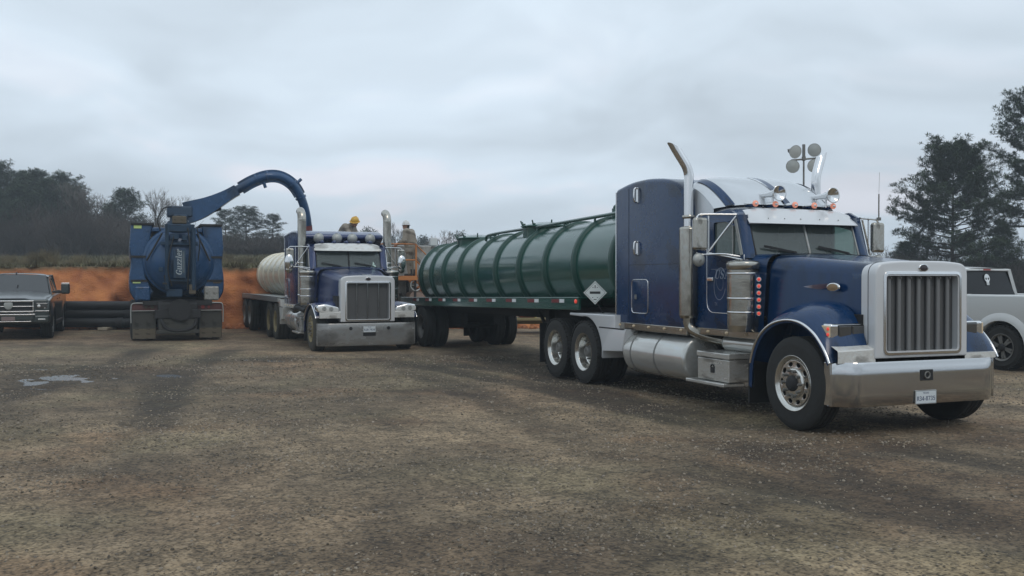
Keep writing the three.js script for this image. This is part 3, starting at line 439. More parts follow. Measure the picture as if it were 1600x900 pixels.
function dashAndSeats(p, x0) { // cab interior
  const c = grp('interior', p);
  mk('dashboard', [rbox(x0 - 0.5, x0 - 0.06, 1.62, 1.9, -0.84, 0.84, 0.05)], M.cabin, c);
  for (const z of [0.42, -0.42]) mk('seat', [rbox(x0 - 1.02, x0 - 0.9, 1.5, 2.22, z - 0.22, z + 0.22, 0.05), rbox(x0 - 1.0, x0 - 0.55, 1.42, 1.56, z - 0.24, z + 0.24, 0.05), rbox(x0 - 1.0, x0 - 0.92, 2.24, 2.42, z - 0.12, z + 0.12, 0.03)], M.seat, c);
  mk('steering_wheel', [new THREE.TorusGeometry(0.23, 0.016, 8, 28).rotateY(Math.PI / 2).rotateZ(-0.9).translate(x0 - 0.46, 1.95, -0.42), rod([x0 - 0.46, 1.95, -0.42], [x0 - 0.2, 1.72, -0.42], 0.03)], M.black, c);
}

function tractor(t, o) {
  const P = o.paint;
  const A = -1.22, B = -2.32; // cab front and back
  // chassis
  mk('frame', [box(-7.0, 0.35, 0.72, 0.98, 0.36, 0.44), box(-7.0, 0.35, 0.72, 0.98, -0.44, -0.36), box(-0.2, 0.2, 0.36, 0.52, -0.95, 0.95), cylZ(0.11, -0.8, 0.8, o.drive[0], 0.52), cylZ(0.11, -0.8, 0.8, o.drive[1], 0.52), ball(0.22, o.drive[0], 0.52, 0), ball(0.22, o.drive[1], 0.52, 0), rbox(-1.2, 0.3, 0.55, 1.35, -0.34, 0.34, 0.08), box(-6.9, -4.9, 0.98, 1.06, -0.5, 0.5), cylY(0.5, 0.5, 1.06, 1.13, -5.75, 0, 28), cylX(0.06, -5.4, -1.2, 0.66, 0), box(-4.4, -2.3, 0.9, 0.98, -0.9, 0.9)], M.dark, t);
  // wheels
  for (const s of [1, -1]) wheel(t, 0, s, 1.2, { R: 0.522, rim: 0.305, w: 0.29, kind: 'steer', rimMat: o.steerRim ?? M.polish, hubMat: o.dusty ? M.muck : M.dark, tyreMat: o.dusty ? M.dustTyre : M.tyre, spin: 0.3 });
  for (const x of o.drive) for (const s of [1, -1]) wheel(t, x, s, 1.22, { R: 0.508, rim: 0.3, w: 0.27, kind: 'deep', dual: true, treads: 44, rimMat: o.driveRim ?? M.polish, hubMat: o.dusty ? M.muck : M.steel, tyreMat: o.dusty ? M.dustTyre : M.tyre, spin: 0.5 });
  // hood with a rolled top
  const prof = (w, y, r, y0) => { const q = []; q.push([w * 1.01, y0]); for (let k = 0; k <= 4; k++) q.push([w * (1.01 - 0.012 * k), mix(y0, y - r, (k + 1) / 5)]); for (let k = 1; k <= 9; k++) { const a = k / 9 * Math.PI / 2; q.push([w * 0.96 - r + r * Math.cos(a), y - r + r * Math.sin(a)]); } for (let k = 1; k <= 5; k++) q.push([(w * 0.96 - r) * (1 - k / 6 * 1.0), y + 0.018 * Math.sin(k / 6 * Math.PI / 2)]); const m = q.slice().reverse().map(([z, yy]) => [-z, yy]); return [...q, ...m]; };
  const hs = o.hood, H = []; for (let i = 0; i <= 12; i++) { const u = i / 12, x = mix(hs.x0, hs.x1, u); H.push(prof(mix(hs.w0, hs.w1, Math.pow(u, 0.85)), mix(hs.y0, hs.y1, Math.pow(u, 1.15)), mix(0.2, 0.15, u), mix(1.06, 0.92, u)).map(([z, y]) => [x, y, z])); }
  const hood = mk('hood', loft(H, false, 0.6), P, t);
  mk('cowl', [loft([0, 0.5, 1].map((u) => prof(mix(0.97, hs.w0 + 0.05, u), mix(2.0, hs.y0 + 0.005, u), 0.16, 1.02).map(([z, y]) => [mix(A - 0.02, hs.x0 - 0.01, u), y, z])), false, 0.6), extX([[-0.9, 1.1], [0.9, 1.1], [0.86, 1.9], [-0.86, 1.9]], A + 0.02, A + 0.06)], P, t);
  mk('hood_seam', [loft([0, 1].map((k) => prof(hs.w1 * 1.002 + 0.003, hs.y1 + 0.004, 0.15, 0.95).map(([z, y]) => [hs.x1 - 0.035 + 0.02 * k, y, z])), false, 0.6), box(hs.x0, hs.x1, hs.y0 + 0.0, hs.y0 + 0.001, -0.004, 0.004)], M.black, hood);
  // fenders: crowned sheet from the lip to the hood side, with a bright edge
  for (const s of [1, -1]) {
    const path = [[-0.8, 0.42], [-0.77, 0.72], [-0.64, 0.98], [-0.42, 1.15], [-0.12, 1.225], [0.14, 1.2], [0.35, 1.1], [0.49, 0.97], [0.57, 0.86], [0.605, 0.79]];
    const cv = new THREE.CatmullRomCurve3(path.map((p) => V3(p[0], p[1] - (o.fenderDrop ?? 0) * sm(0.8, 1.1, p[1]), 0))), rows = [], edge = [];
    for (let i = 0; i <= 30; i++) {
      const p = cv.getPoint(i / 30), u = i / 30, rise = (o.rise ?? 0.19) * sm(0.05, 0.4, u) * sm(1.0, 0.62, u) + 0.03, row = []; edge.push([p.x, p.y, s * 1.205]);
      row.push([p.x + (p.x + 0.05) * -0.06, p.y - 0.03, s * 1.2]);
      for (let k = 0; k <= 10; k++) { const v = k / 10, a = v * Math.PI / 2; row.push([p.x + 0.015 * Math.sin(a), p.y + rise * Math.sin(a), s * (1.208 - (1.208 - 0.66) * (1 - Math.cos(a)) * 0.75 - 0.13 * v)]); }
      rows.push(row);
    }
    const f = mk('fender', loft(s > 0 ? rows : rows.map((r) => r.slice().reverse()), false, 0.8), P, t);
    mk('fender_trim', tube(edge.slice(3), 0.017, 60, 8), o.trim ?? M.chrome, f);
    mk('wheel_well', [extX([[s * 0.64, 0.55], [s * 0.64, 1.3], [s * 0.68, 1.3], [s * 0.68, 0.55]].sort((a, b) => 0), -0.8, 0.5), box(-0.82, -0.77, 0.4, 0.74, Math.min(s * 0.66, s * 1.15), Math.max(s * 0.66, s * 1.15))], M.black, f);
    mk('mud_flap', rbox(-0.83, -0.8, 0.2, 0.75, Math.min(s * 0.9, s * 1.2), Math.max(s * 0.9, s * 1.2), 0.008, 1), M.black, f);
    // bright tray between fender and bumper
    const up = s > 0 || o.dusty ? 1 : 0.1, yy = (y) => mix(0.85, y, up); mk('fender_plate', [loft([[[0.36, yy(1.05), s * 0.64], [0.36, yy(1.04), s * 1.12]], [[0.655, yy(0.94), s * 0.64], [0.64, yy(0.925), s * 1.13]], [[0.664, yy(0.925), s * 0.64], [0.65, yy(0.91), s * 1.13]], [[0.668, 0.79, s * 0.64], [0.65, 0.79, s * 1.13]]], false, 0.4)], M.silver, f);
  }
  // grille shell with its opening
  const g = o.grille, gs = grp('grille_shell', t);
  const outer = roundPoly([[-g.w, g.b], [g.w, g.b], [g.w, g.t - 0.02], [g.w * 0.5, g.t + 0.012], [-g.w * 0.5, g.t + 0.012], [-g.w, g.t - 0.02]], [0.02, 0.02, 0.13, 0.4, 0.4, 0.13], 8);
  const inner = roundPoly([[-g.iw, g.ib], [g.iw, g.ib], [g.iw, g.it], [-g.iw, g.it]], 0.055, 5);
  mk('surround', [extX(outer, 0.56, g.x, 0.022, [inner])], o.shellMat ?? M.shell, gs);
  const sideRows = []; for (let i = 0; i <= 4; i++) sideRows.push(outer.map(([z, y]) => [mix(0.565, hs.x1 - 0.03, i / 4), y - (y > 1.5 ? 0.004 * i : 0), z])); mk('sides', loft(sideRows, true, 0.5), o.shellMat ?? M.shell, gs);
  mk('inner_frame', extX(roundPoly([[-g.iw - 0.025, g.ib - 0.025], [g.iw + 0.025, g.ib - 0.025], [g.iw + 0.025, g.it + 0.025], [-g.iw - 0.025, g.it + 0.025]], 0.07), g.x - 0.004, g.x + 0.012, 0.005, [inner]), M.chrome, gs);
  const scr = []; if (o.pleat) { for (let i = 0; i < 80; i++) { const z = mix(-g.iw, g.iw, (i + 0.5) / 80); scr.push(box(0.585, 0.592, g.ib, g.it, z - 0.0048, z + 0.0048)); } for (let i = 0; i < 64; i++) { const y = mix(g.ib, g.it, (i + 0.5) / 64); scr.push(box(0.58, 0.585, y - 0.0045, y + 0.0045, -g.iw, g.iw)); } } else for (let i = 0; i < 70; i++) { const y = mix(g.ib, g.it, (i + 0.5) / 70); scr.push(box(0.585, 0.592, y - 0.004, y + 0.004, -g.iw, g.iw)); }
  mk('radiator', [box(0.54, 0.56, g.ib, g.it, -g.iw, g.iw)], M.cabin, gs); mk('screen', scr, M.mesh, gs);
  for (const z of g.bars) mk('grille_bar', o.pleat ? [cylY(0.026, 0.026, g.ib + 0.01, g.it - 0.01, 0.62, z, 10), ball(0.014, 0.655, g.it - 0.045, z)] : [rbox(0.6, 0.66, g.ib, g.it, z - 0.009, z + 0.009, 0.004, 1)], o.pleat ? M.bar : M.chrome, gs);
  mk('emblem_rim', latheZ([[0.068, 0], [0.066, 0.012], [0.055, 0.012]], 32).scale(1, 0.62, 1).rotateY(Math.PI / 2).translate(g.x, g.t - 0.065, 0), M.chrome, gs);
  mk('emblem', latheZ([[0.058, 0.008], [0.03, 0.013], [0, 0.014]], 32).scale(1, 0.6, 1).rotateY(Math.PI / 2).translate(g.x, g.t - 0.065, 0), mat(0.045, 0.035, 0.04, 0.3), gs);
  mk('hood_ornament', o.pleat ? [rbox(0.5, 0.66, g.t + 0.0, g.t + 0.03, -0.016, 0.016, 0.008, 1)] : [rbox(0.5, 0.66, g.t - 0.01, g.t + 0.03, -0.02, 0.02, 0.008, 1), extX([[-0.13, g.t + 0.055], [0, g.t + 0.025], [0.13, g.t + 0.055], [0.1, g.t + 0.03], [0, g.t + 0.008], [-0.1, g.t + 0.03]], 0.58, 0.6, 0.004)], o.pleat ? M.black : M.chrome, gs);
  // bumper wrapping round at the ends
  const bp = o.bumper, br = []; for (let i = 0; i <= 36; i++) { const z = mix(-1.175, 1.175, i / 36), e = sm(0.86, 1.175, Math.abs(z)), x = bp.x - 0.16 * Math.pow(e, 1.6); br.push([[x - 0.05, bp.b + 0.012, z], [x - 0.01, bp.b, z], [x, bp.b + 0.02, z], [x + 0.004, mix(bp.b, bp.t, 0.3), z], [x + 0.004, mix(bp.b, bp.t, 0.7), z], [x, bp.t - 0.02, z], [x - 0.012, bp.t, z], [x - 0.06, bp.t - 0.004, z]]); }
  const bum = mk('bumper', [loft(br, false, 0.7), ...[1, -1].map((s) => rbox(bp.x - 0.26, bp.x - 0.15, bp.b + 0.01, bp.t - 0.002, Math.min(s * 1.155, s * 1.172), Math.max(s * 1.155, s * 1.172), 0.006, 1))], o.bumperMat, t);
  mk('bumper_mount', box(bp.x - 0.3, bp.x - 0.08, bp.b + 0.08, bp.t - 0.1, -0.5, 0.5), M.black, bum);
  // headlight pods
  for (const s of [1, -1]) {
    const h = grp('headlight', t);
    if (!o.oval) {
      const z0 = Math.min(s * 0.62, s * 1.1), z1 = Math.max(s * 0.62, s * 1.1);
      mk('housing', [rbox(0.22, 0.5, 1.03, 1.205, z0, z1, 0.03, 3), rbox(0.1, 0.4, 0.93, 1.04, Math.min(s * 0.66, s * 0.8), Math.max(s * 0.66, s * 0.8), 0.02)], M.chrome, h);
      mk('bezel', rbox(0.495, 0.507, 1.05, 1.19, Math.min(s * 0.64, s * 1.0), Math.max(s * 0.64, s * 1.0), 0.005, 1), M.black, h);
      for (const k of [0.735, 0.91]) mk('lamp', rbox(0.5, 0.516, 1.062, 1.178, s * k - 0.082, s * k + 0.082, 0.012, 2), M.lensDark, h);
      mk('turn_signal', rbox(0.3, 0.49, 1.05, 1.185, Math.min(s * 1.085, s * 1.12), Math.max(s * 1.085, s * 1.12), 0.012, 2), M.amber, h);
      if (s > 0) for (const y of [1.09, 1.15]) mk('signal_light', ball(0.02, 0.478, y, 1.118, 1, 1, 0.7, 12), M.redLit, h);
    } else {
      const pts = roundPoly([[s * 0.66, 0.87], [s * 1.19, 0.93], [s * 1.2, 1.09], [s * 0.98, 1.12], [s * 0.66, 1.04]], 0.07, 5);
      mk('housing', extX(pts, 0.3, 0.64, 0.025), M.chrome, h); mk('lens', extX(pts.map(([z, y]) => [s * 0.94 + (z - s * 0.94) * 0.9, 1.0 + (y - 1.0) * 0.8]), 0.63, 0.655, 0.01), M.lens, h);
      mk('reflector', [cylX(0.05, 0.655, 0.658, 1.0, s * 0.86, 20), cylX(0.05, 0.655, 0.658, 1.01, s * 1.02, 20)], M.galv, h);
    }
  }
  // cab shell
  const cab = grp('cab', t), zc = 0.985;
  const sidePts = [[A, 1.02], [B, 1.02], [B, 2.52], [-1.55, 2.58], [A - 0.16, 2.5], [A, 1.98]];
  const win = roundPoly([[-1.27, 1.99], [-1.88, 1.99], [-1.88, 2.43], [-1.42, 2.43]], 0.03, 3);
  for (const s of [1, -1]) {
    const z0 = s > 0 ? zc - 0.05 : -zc, pn = mk('side_panel', ext(sidePts, z0, z0 + 0.05, 0.006, [win]), P, cab);
    mk('door_seam', tube(roundPoly([[-1.21, 1.99], [-1.21, 1.25], [-2.03, 1.25], [-2.03, 2.48]], [0.01, 0.02, 0.16, 0.02], 8).slice(4, -4).map(([x, y]) => [x, y, s * zc]), 0.006, 60, 5), M.chrome, pn);
    mk('window', ext(win.map(([x, y]) => [x, y]), s * (zc - 0.028) - 0.003, s * (zc - 0.028) + 0.003), M.glass, cab);
    mk('vent_pillar', [plate([-1.255, 1.99, s * (zc + 0.004)], [-1.395, 2.44, s * (zc + 0.004)], 0.05, 0.012).clone(), rod([-1.47, 1.99, s * (zc - 0.015)], [-1.47, 2.43, s * (zc - 0.015)], 0.011)], s > 0 ? M.galv : M.chrome, cab);
    mk('door_handle', rbox(-2.0, -1.86, 1.66, 1.71, Math.min(s * zc, s * (zc + 0.03)), Math.max(s * zc, s * (zc + 0.03)), 0.012), M.chrome, cab);
  }
  const roofRows = []; for (let i = 0; i <= 12; i++) { const u = i / 12, x = mix(B - 0.04, A - 0.17, u), y = o.cabRoof - 0.16 * Math.pow(u, 3) - 0.02 * (1 - u), row = []; for (let k = 0; k <= 16; k++) { const v = k / 16 * 2 - 1, e = Math.pow(Math.abs(v), 5); row.push([x, y - 0.16 * e + 0.02 * (1 - v * v), zc * (1.004 * Math.sin(v * Math.PI / 2) * 0.25 + 0.754 * v)]); } roofRows.push(row); }
  const roof = mk('roof', [loft(roofRows, false, 0.8), loft([0, 1].map((k) => roofRows[12].map(([x, y, z]) => [x + 0.03 * k, y - 0.14 * k, z])), false)], P, cab);
  mk('headliner', [box(B, A - 0.2, 2.44, 2.46, -0.93, 0.93), box(B - 0.03, B, 1.0, 2.5, -0.95, 0.95), box(B, A, 1.0, 1.04, -0.95, 0.95)], M.cabin, cab);
  for (const s of [1, -1]) mk('pillar', loft([0, 1].map((u) => [[mix(A + 0.01, A - 0.17, u), mix(1.95, 2.5, u), s * 0.8], [mix(A + 0.045, A - 0.13, u), mix(1.95, 2.5, u), s * 0.835], [mix(A + 0.03, A - 0.15, u), mix(1.95, 2.5, u), s * 0.95], [mix(A - 0.02, A - 0.19, u), mix(1.95, 2.5, u), s * 0.985]]), false, 0.9), P, cab);
  const wsAt = (u, z) => [mix(A + 0.02, A - 0.165, u) + 0.03 * (1 - Math.abs(z) / 0.8), mix(1.975, 2.5, u), z];
  for (const s of [1, -1]) { const pn = mk('windshield', loft([0, 1].map((u) => [wsAt(u, s * 0.02), wsAt(u, s * 0.81)]), false, 0), M.glass, cab); mk('gasket', [rod(wsAt(0, s * 0.02), wsAt(0, s * 0.81), 0.014), rod(wsAt(0, s * 0.81), wsAt(1, s * 0.81), 0.012)], s < 0 && o.pleat ? M.galv : M.black, pn); }
  mk('divider', rod(wsAt(0, 0), wsAt(1, 0), 0.017), o.pleat ? M.galv : M.black, cab);
  for (const s of [1, -1]) { const a = wsAt(0.03, s * 0.1), b = wsAt(0.2, s * 0.1 + 0.55 * 1), w = mk('wiper', [rod([a[0] + 0.04, a[1] - 0.01, s * 0.42 - 0.3], [b[0] + 0.03, 2.0 + 0.07, s * 0.42 + 0.02], 0.009), plate([A + 0.03, 2.1, s * 0.42 + 0.28], [A + 0.05, 2.02, s * 0.42 - 0.2], 0.03, 0.01)], M.black, cab); }
  dashAndSeats(t, A);
  // visor
  const vz = 0.86, vr = []; for (let k = 0; k <= 20; k++) { const v = k / 20 * 2 - 1, e = Math.pow(Math.abs(v), 6), z = v * vz; vr.push([[A - 0.26 - 0.03 * e, 2.6 - 0.03 * e, z * 0.93], [A - 0.16 - 0.05 * e, 2.56 - 0.02 * e, z * 0.965], [A + 0.06 - 0.12 * e, o.visorLow + 0.01 * e, z], [A + 0.045 - 0.12 * e, o.visorLow - 0.004, z]]); }
  const vis = mk('sun_visor', loft(vr, false, 0.5), o.visorMat, cab); mk('rivet', [-0.5, -0.2, 0.1, 0.35, 0.6].map((z) => ball(0.008, A - 0.02, mix(2.56, o.visorLow, 0.62) + 0.004, z, 1, 1, 1, 6)), M.galv, vis);
  for (let i = 0; i < 5; i++) { const z = (i - 2) * 0.31, m = mk('marker_light', [new THREE.CapsuleGeometry(0.045, 0.16, 6, 12).rotateZ(Math.PI / 2).scale(1, 0.8, 1).translate(A - 0.36, o.cabRoof - 0.01, z)], P === M.violet ? P : M.chrome, cab); mk('lens', ball(0.045, A - 0.26, o.cabRoof - 0.008, z, 0.5, 0.9, 1), o.markerMat ?? M.amberLit, m); }
  // sleeper
  const sl = grp('sleeper', t);
  mk('shell', ext(roundPoly(o.sleeper.pts, o.sleeper.r, 8), -o.sleeper.z, o.sleeper.z, 0.05), P, sl);
  const q = o.sleeper, xr = q.rear;
  mk('panel_seam', [1, -1].flatMap((s) => [rod([xr + 0.42, 1.05, s * (q.z + 0.0005)], [xr + 0.42, q.top - 0.06, s * (q.z + 0.0005)], 0.0045, 6), rod([xr + 0.42, 1.9, s * (q.z + 0.0005)], [B - 0.04, 1.9, s * (q.z + 0.0005)], 0.003, 6)]), M.black, sl);
  mk('rivet', [1, -1].flatMap((s) => Array.from({ length: 22 }, (_, i) => ball(0.007, xr + 0.06, 1.1 + i * 0.085, s * q.z, 1, 1, 0.6, 6))), P, sl);
  for (const s of [1, -1]) {
    for (const [y0, y1] of q.handles) mk('grab_handle', [tube([[q.hx, y0, s * q.z], [q.hx, y0 + 0.01, s * (q.z + 0.045)], [q.hx, y0 + 0.05, s * (q.z + 0.055)], [q.hx, y1 - 0.05, s * (q.z + 0.055)], [q.hx, y1 - 0.01, s * (q.z + 0.045)], [q.hx, y1, s * q.z]], 0.016, 24, 8), rbox(q.hx - 0.03, q.hx + 0.03, y0 - 0.01, y1 + 0.01, s > 0 ? q.z - 0.002 : -q.z - 0.01, s > 0 ? q.z + 0.01 : -q.z + 0.002, 0.004, 1)], M.chrome, sl);
    const hp = roundPoly(q.hatch, 0.07, 5), hm = mk('hatch_door', ext(hp, s > 0 ? q.z - 0.001 : -q.z - 0.006, s > 0 ? q.z + 0.006 : -q.z + 0.001, 0.002), P, sl);
    mk('hatch_trim', tube([...hp, hp[0]].map(([x, y]) => [x, y, s * (q.z + 0.006)]), 0.007, 80, 5), M.chrome, hm); mk('latch', rbox(q.hatch[0][0] + 0.09, q.hatch[0][0] + 0.15, q.hatch[0][1] + 0.2, q.hatch[0][1] + 0.27, Math.min(s * q.z, s * (q.z + 0.015)), Math.max(s * q.z, s * (q.z + 0.015)), 0.006), M.steel, hm);
    mk('rear_trim', rod([xr + 0.002, 1.0, s * (q.z - 0.01)], [xr + 0.002, q.top - 0.08, s * (q.z - 0.01)], 0.012), M.chrome, sl);
    const sk = mk('skirt', [rbox(xr, B, 0.93, 1.035, Math.min(s * (q.z - 0.03), s * (q.z + 0.012)), Math.max(s * (q.z - 0.03), s * (q.z + 0.012)), 0.01), rbox(B + 0.02, -0.86, 0.95, 1.045, Math.min(s * 0.96, s * 1.005), Math.max(s * 0.96, s * 1.005), 0.01)], o.dusty ? M.silver : M.satin, t);
    for (let i = 0; i < 5; i++) mk('marker_light', ball(0.024, xr + 0.16 + i * (B - xr - 0.3) / 4, 0.995, s * (q.z + 0.015), 1.3, 0.8, 0.7, 10), M.amber, sk); for (let i = 0; i < 3; i++) mk('marker_light', ball(0.024, B + 0.35 + i * 0.42, 1.0, s * 1.008, 1.3, 0.8, 0.7, 10), M.amber, sk);
  }
  // air cleaners, stacks, mirrors, tanks
  for (const s of [1, -1]) {
    const a = grp('air_cleaner', t), ax = -1.13, az = s * 1.06, ar = 0.19;
    mk('canister', [cylY(ar - 0.012, ar, 1.04, 1.12, ax, az, 32), cylY(ar, ar, 1.12, 1.62, ax, az, 32), cylY(ar, ar, 1.62, 1.8, ax, az, 32)], M.satin, a);
    for (const y of [1.28, 1.45, 1.755, 1.86]) mk('band', latheY([[ar, -0.012], [ar + 0.007, -0.008], [ar + 0.007, 0.008], [ar, 0.012]], 32).translate(ax, y, az), M.chrome, a);
    mk('cap', latheY([[ar - 0.01, 1.8], [ar + 0.012, 1.815], [ar + 0.015, 1.88], [ar - 0.005, 1.905], [0.06, 1.93], [0, 1.932]], 32).translate(ax, 0, az), M.satin, a);
    mk('bracket', [rod([ax, 1.7, s * 0.9], [ax, 1.7, s * 0.8], 0.09), rod([ax + 0.1, 1.2, s * 0.9], [ax + 0.1, 1.2, s * 0.8], 0.03)], M.black, a);
    if (o.leds) { const st = mk('light_strip', rbox(ax + 0.19, ax + 0.225, 1.22, 1.74, az - s * 0.06 - 0.035, az - s * 0.06 + 0.035, 0.01), M.blue, a); for (let i = 0; i < 6; i++) { const y = 1.27 + i * 0.083; mk('light_bezel', new THREE.CylinderGeometry(0.03, 0.034, 0.03, 16).rotateZ(-Math.PI / 2).rotateY(-s * 0.5).translate(ax + 0.235, y, az - s * 0.06), M.chrome, st); mk('light', ball(0.021, ax + 0.25, y, az - s * 0.053, 0.8, 1, 1, 10), M.redLit, st); } }
    const e = grp('exhaust_stack', t), ex = o.stack.x, ez = s * o.stack.z, er = o.stack.r;
    if (o.stack.muffler) {
      mk('muffler', [cylY(0.128, 0.128, 1.2, 2.36, ex, ez, 32), latheY([[0.128, 2.36], [0.12, 2.385], [0.08, 2.4]], 28).translate(ex, 0, ez), cylY(0.11, 0.128, 1.16, 1.2, ex, ez, 28)], M.satin, e);
      mk('clamp', latheY([[er, 2.5], [er + 0.02, 2.505], [er + 0.02, 2.545], [er, 2.55]], 24).translate(ex, 0, ez), M.satin, e);
      const rp = [[0, 2.38], [0, 2.7], [0, 2.98], [0.0, 3.1], [0.025, 3.2], [0.075, 3.3], [0.14, 3.42], [0.2, 3.54]];
      const curve = new THREE.CatmullRomCurve3(rp.map(([x, y]) => V3(ex - x * 0.5, y, ez + s * x))), rows = []; for (let i = 0; i <= 34; i++) { const u = i / 34, c = curve.getPoint(u), d = curve.getTangent(u), N = V3(d.z * s, 0, 0).length() > -1 ? V3(0, d.z, -d.y).normalize().multiplyScalar(-s) : null, Bn = d.clone().cross(N).normalize(), row = []; for (let k = 0; k <= 20; k++) { const b = k / 20 * 6.2832, ca = Math.cos(b), sa = Math.sin(b), cut = u > 0.86 ? (u - 0.86) / 0.14 : 0, rr = er, q = c.clone().addScaledVector(N, rr * ca).addScaledVector(Bn, rr * sa).addScaledVector(d, cut * (0.11 * (1 + ca) - 0.2)); row.push(q.toArray()); } rows.push(row); }
      mk('pipe', loft(rows, false, 0.9), M.chrome, e); mk('elbow', tube([[ex, 1.18, ez], [ex + 0.01, 1.05, ez - s * 0.01], [ex + 0.1, 0.96, ez - s * 0.08], [ex + 0.3, 0.88, ez - s * 0.3], [ex + 0.6, 0.84, s * 0.4]], 0.075, 24, 14), M.satin, e);
    } else {
      mk('pipe', [cylY(er, er, 0.95, 3.16, ex, ez, 28), tube([[ex, 3.14, ez], [ex, 3.22, ez], [ex - 0.03, 3.3, ez], [ex - 0.1, 3.37, ez], [ex - 0.2, 3.41, ez]], er, 16, 24)], M.satin, e); for (const y of [1.3, 2.1]) mk('clamp', latheY([[er, -0.02], [er + 0.012, -0.018], [er + 0.012, 0.018], [er, 0.02]], 24).translate(ex, y, ez), M.chrome, e);
    }
    const m = grp('mirror', t), mx = o.mirrorX ?? -1.55, mz = s * 1.42;
    mk('head', [rbox(mx - 0.02, mx + 0.06, 2.05, 2.46, mz - 0.1, mz + 0.1, 0.035, 3)], M.satin, m); mk('glass', rbox(mx - 0.026, mx - 0.018, 2.08, 2.43, mz - 0.085, mz + 0.085, 0.002, 1), M.chrome, m);
    mk('arm', [tube([[mx, 2.02, mz + s * 0.05], [mx, 2.0, mz - s * 0.02], [-1.4, 2.0, s * 1.15], [-1.3, 1.97, s * 0.98]], 0.013), tube([[mx, 2.44, mz + s * 0.05], [mx, 2.495, mz], [mx + 0.02, 2.5, mz - s * 0.06], [-1.38, 2.5, s * 0.98]], 0.013), rod([mx + 0.01, 2.02, s * 1.3], [-1.36, 2.48, s * 1.0], 0.013), rod([mx, 2.0, s * 1.28], [mx, 2.5, s * 1.28], 0.011), rod([mx, 2.02, s * 1.3], [-1.25, 1.93, s * 0.98], 0.011)], M.chrome, m);
    mk('convex_mirror', latheX([[0.0, 0.045], [0.05, 0.04], [0.082, 0.02], [0.088, 0], [0, -0.004]], 24).translate(mx + 0.02, 1.93, mz + s * 0.02), o.pleat ? M.galv : M.satin, m);
    if (!o.pleat) mk('outer_case', [ball(0.13, mx + 0.04, 2.12, mz + s * 0.02, 0.45, 1.55, 0.9)], M.chrome, m);
    const f = grp('fuel_tank', t), fx0 = o.tank[0], fx1 = o.tank[1], fr = o.tank[2], fy = o.tank[3], fz = s * 0.885;
    mk('barrel', latheX([[0, fx0 - 0.035], [fr * 0.8, fx0 - 0.025], [fr - 0.015, fx0 - 0.004], [fr, fx0 + 0.02], [fr, fx1 - 0.02], [fr - 0.015, fx1 + 0.004], [fr * 0.8, fx1 + 0.025], [0, fx1 + 0.035]], 48).translate(0, fy, fz), M.alu, f);
    for (const k of [0.14, 0.55]) mk('strap', latheX([[fr, -0.016], [fr + 0.005, -0.014], [fr + 0.005, 0.014], [fr, 0.016]], 48).translate(mix(fx0, fx1, k + 0.0), fy, fz), M.steel, f); mk('filler_cap', cylY(0.05, 0.05, fr - 0.02, fr + 0.03, 0, 0, 16).rotateX(s * 0.5).translate(fx0 + 0.15, fy, fz), M.steel, f);
    // step box, step and air tank
    const b = grp('tool_box', t), bz0 = Math.min(s * 0.62, s * 1.2), bz1 = Math.max(s * 0.62, s * 1.2);
    mk('body', [rbox(-1.92, -1.22, 0.4, 0.68, bz0, bz1, 0.012), rbox(-1.93, -1.21, 0.686, 0.76, bz0 - (s < 0 ? 0.012 : 0), bz1 + (s > 0 ? 0.012 : 0), 0.014)], M.alu, b); mk('latch', [new THREE.TorusGeometry(0.035, 0.008, 6, 18, Math.PI).translate(-1.57, 0.57, s * 1.207), rbox(-1.61, -1.53, 0.5, 0.57, Math.min(s * 1.2, s * 1.212), Math.max(s * 1.2, s * 1.212), 0.004, 1)], M.dark, b); mk('step', rbox(-2.1, -1.24, 0.345, 0.39, Math.min(s * 0.95, s * 1.27), Math.max(s * 0.95, s * 1.27), 0.012), M.alu, b);
    mk('air_tank', latheX([[0, -1.86], [0.06, -1.85], [0.1, -1.82], [0.105, -1.78], [0.105, -1.06], [0.1, -1.02], [0.06, -0.99], [0, -0.98]], 24).translate(0, 0.86, s * 0.8), M.alu, t);
    // quarter fender ahead of the front drive wheel
    const x1 = o.drive[0], arc = []; for (let i = 0; i <= 14; i++) { const a = mix(-0.1, 1.75, i / 14); arc.push([x1 + 0.01 + 0.6 * Math.cos(a), 0.51 + 0.575 * Math.sin(a)]); }
    const qf = [[x1 - 0.56, 1.13], [x1 - 0.56, 1.085], ...arc.reverse(), [x1 + 0.64, 0.56], [-3.98, 0.6], [-3.86, 0.93], [-4.2, 0.93], [-4.2, 1.14]].filter((p) => true);
    const fz0 = Math.min(s * 0.6, s * 1.2), fz1 = Math.max(s * 0.6, s * 1.2), qm = mk('quarter_fender', ext(qf.slice().reverse(), fz0, fz1, 0.02), o.dusty ? M.silver : M.shell, t);
    mk('seam', rbox(-4.72, -3.9, 0.925, 0.945, s > 0 ? 1.195 : -1.205, s > 0 ? 1.205 : -1.195, 0.004, 1), M.black, qm);
    mk('mud_flap', rbox(o.drive[1] - 0.72, o.drive[1] - 0.69, 0.2, 0.9, Math.min(s * 0.6, s * 1.2), Math.max(s * 0.6, s * 1.2), 0.008, 1), M.black, t);
  }
}
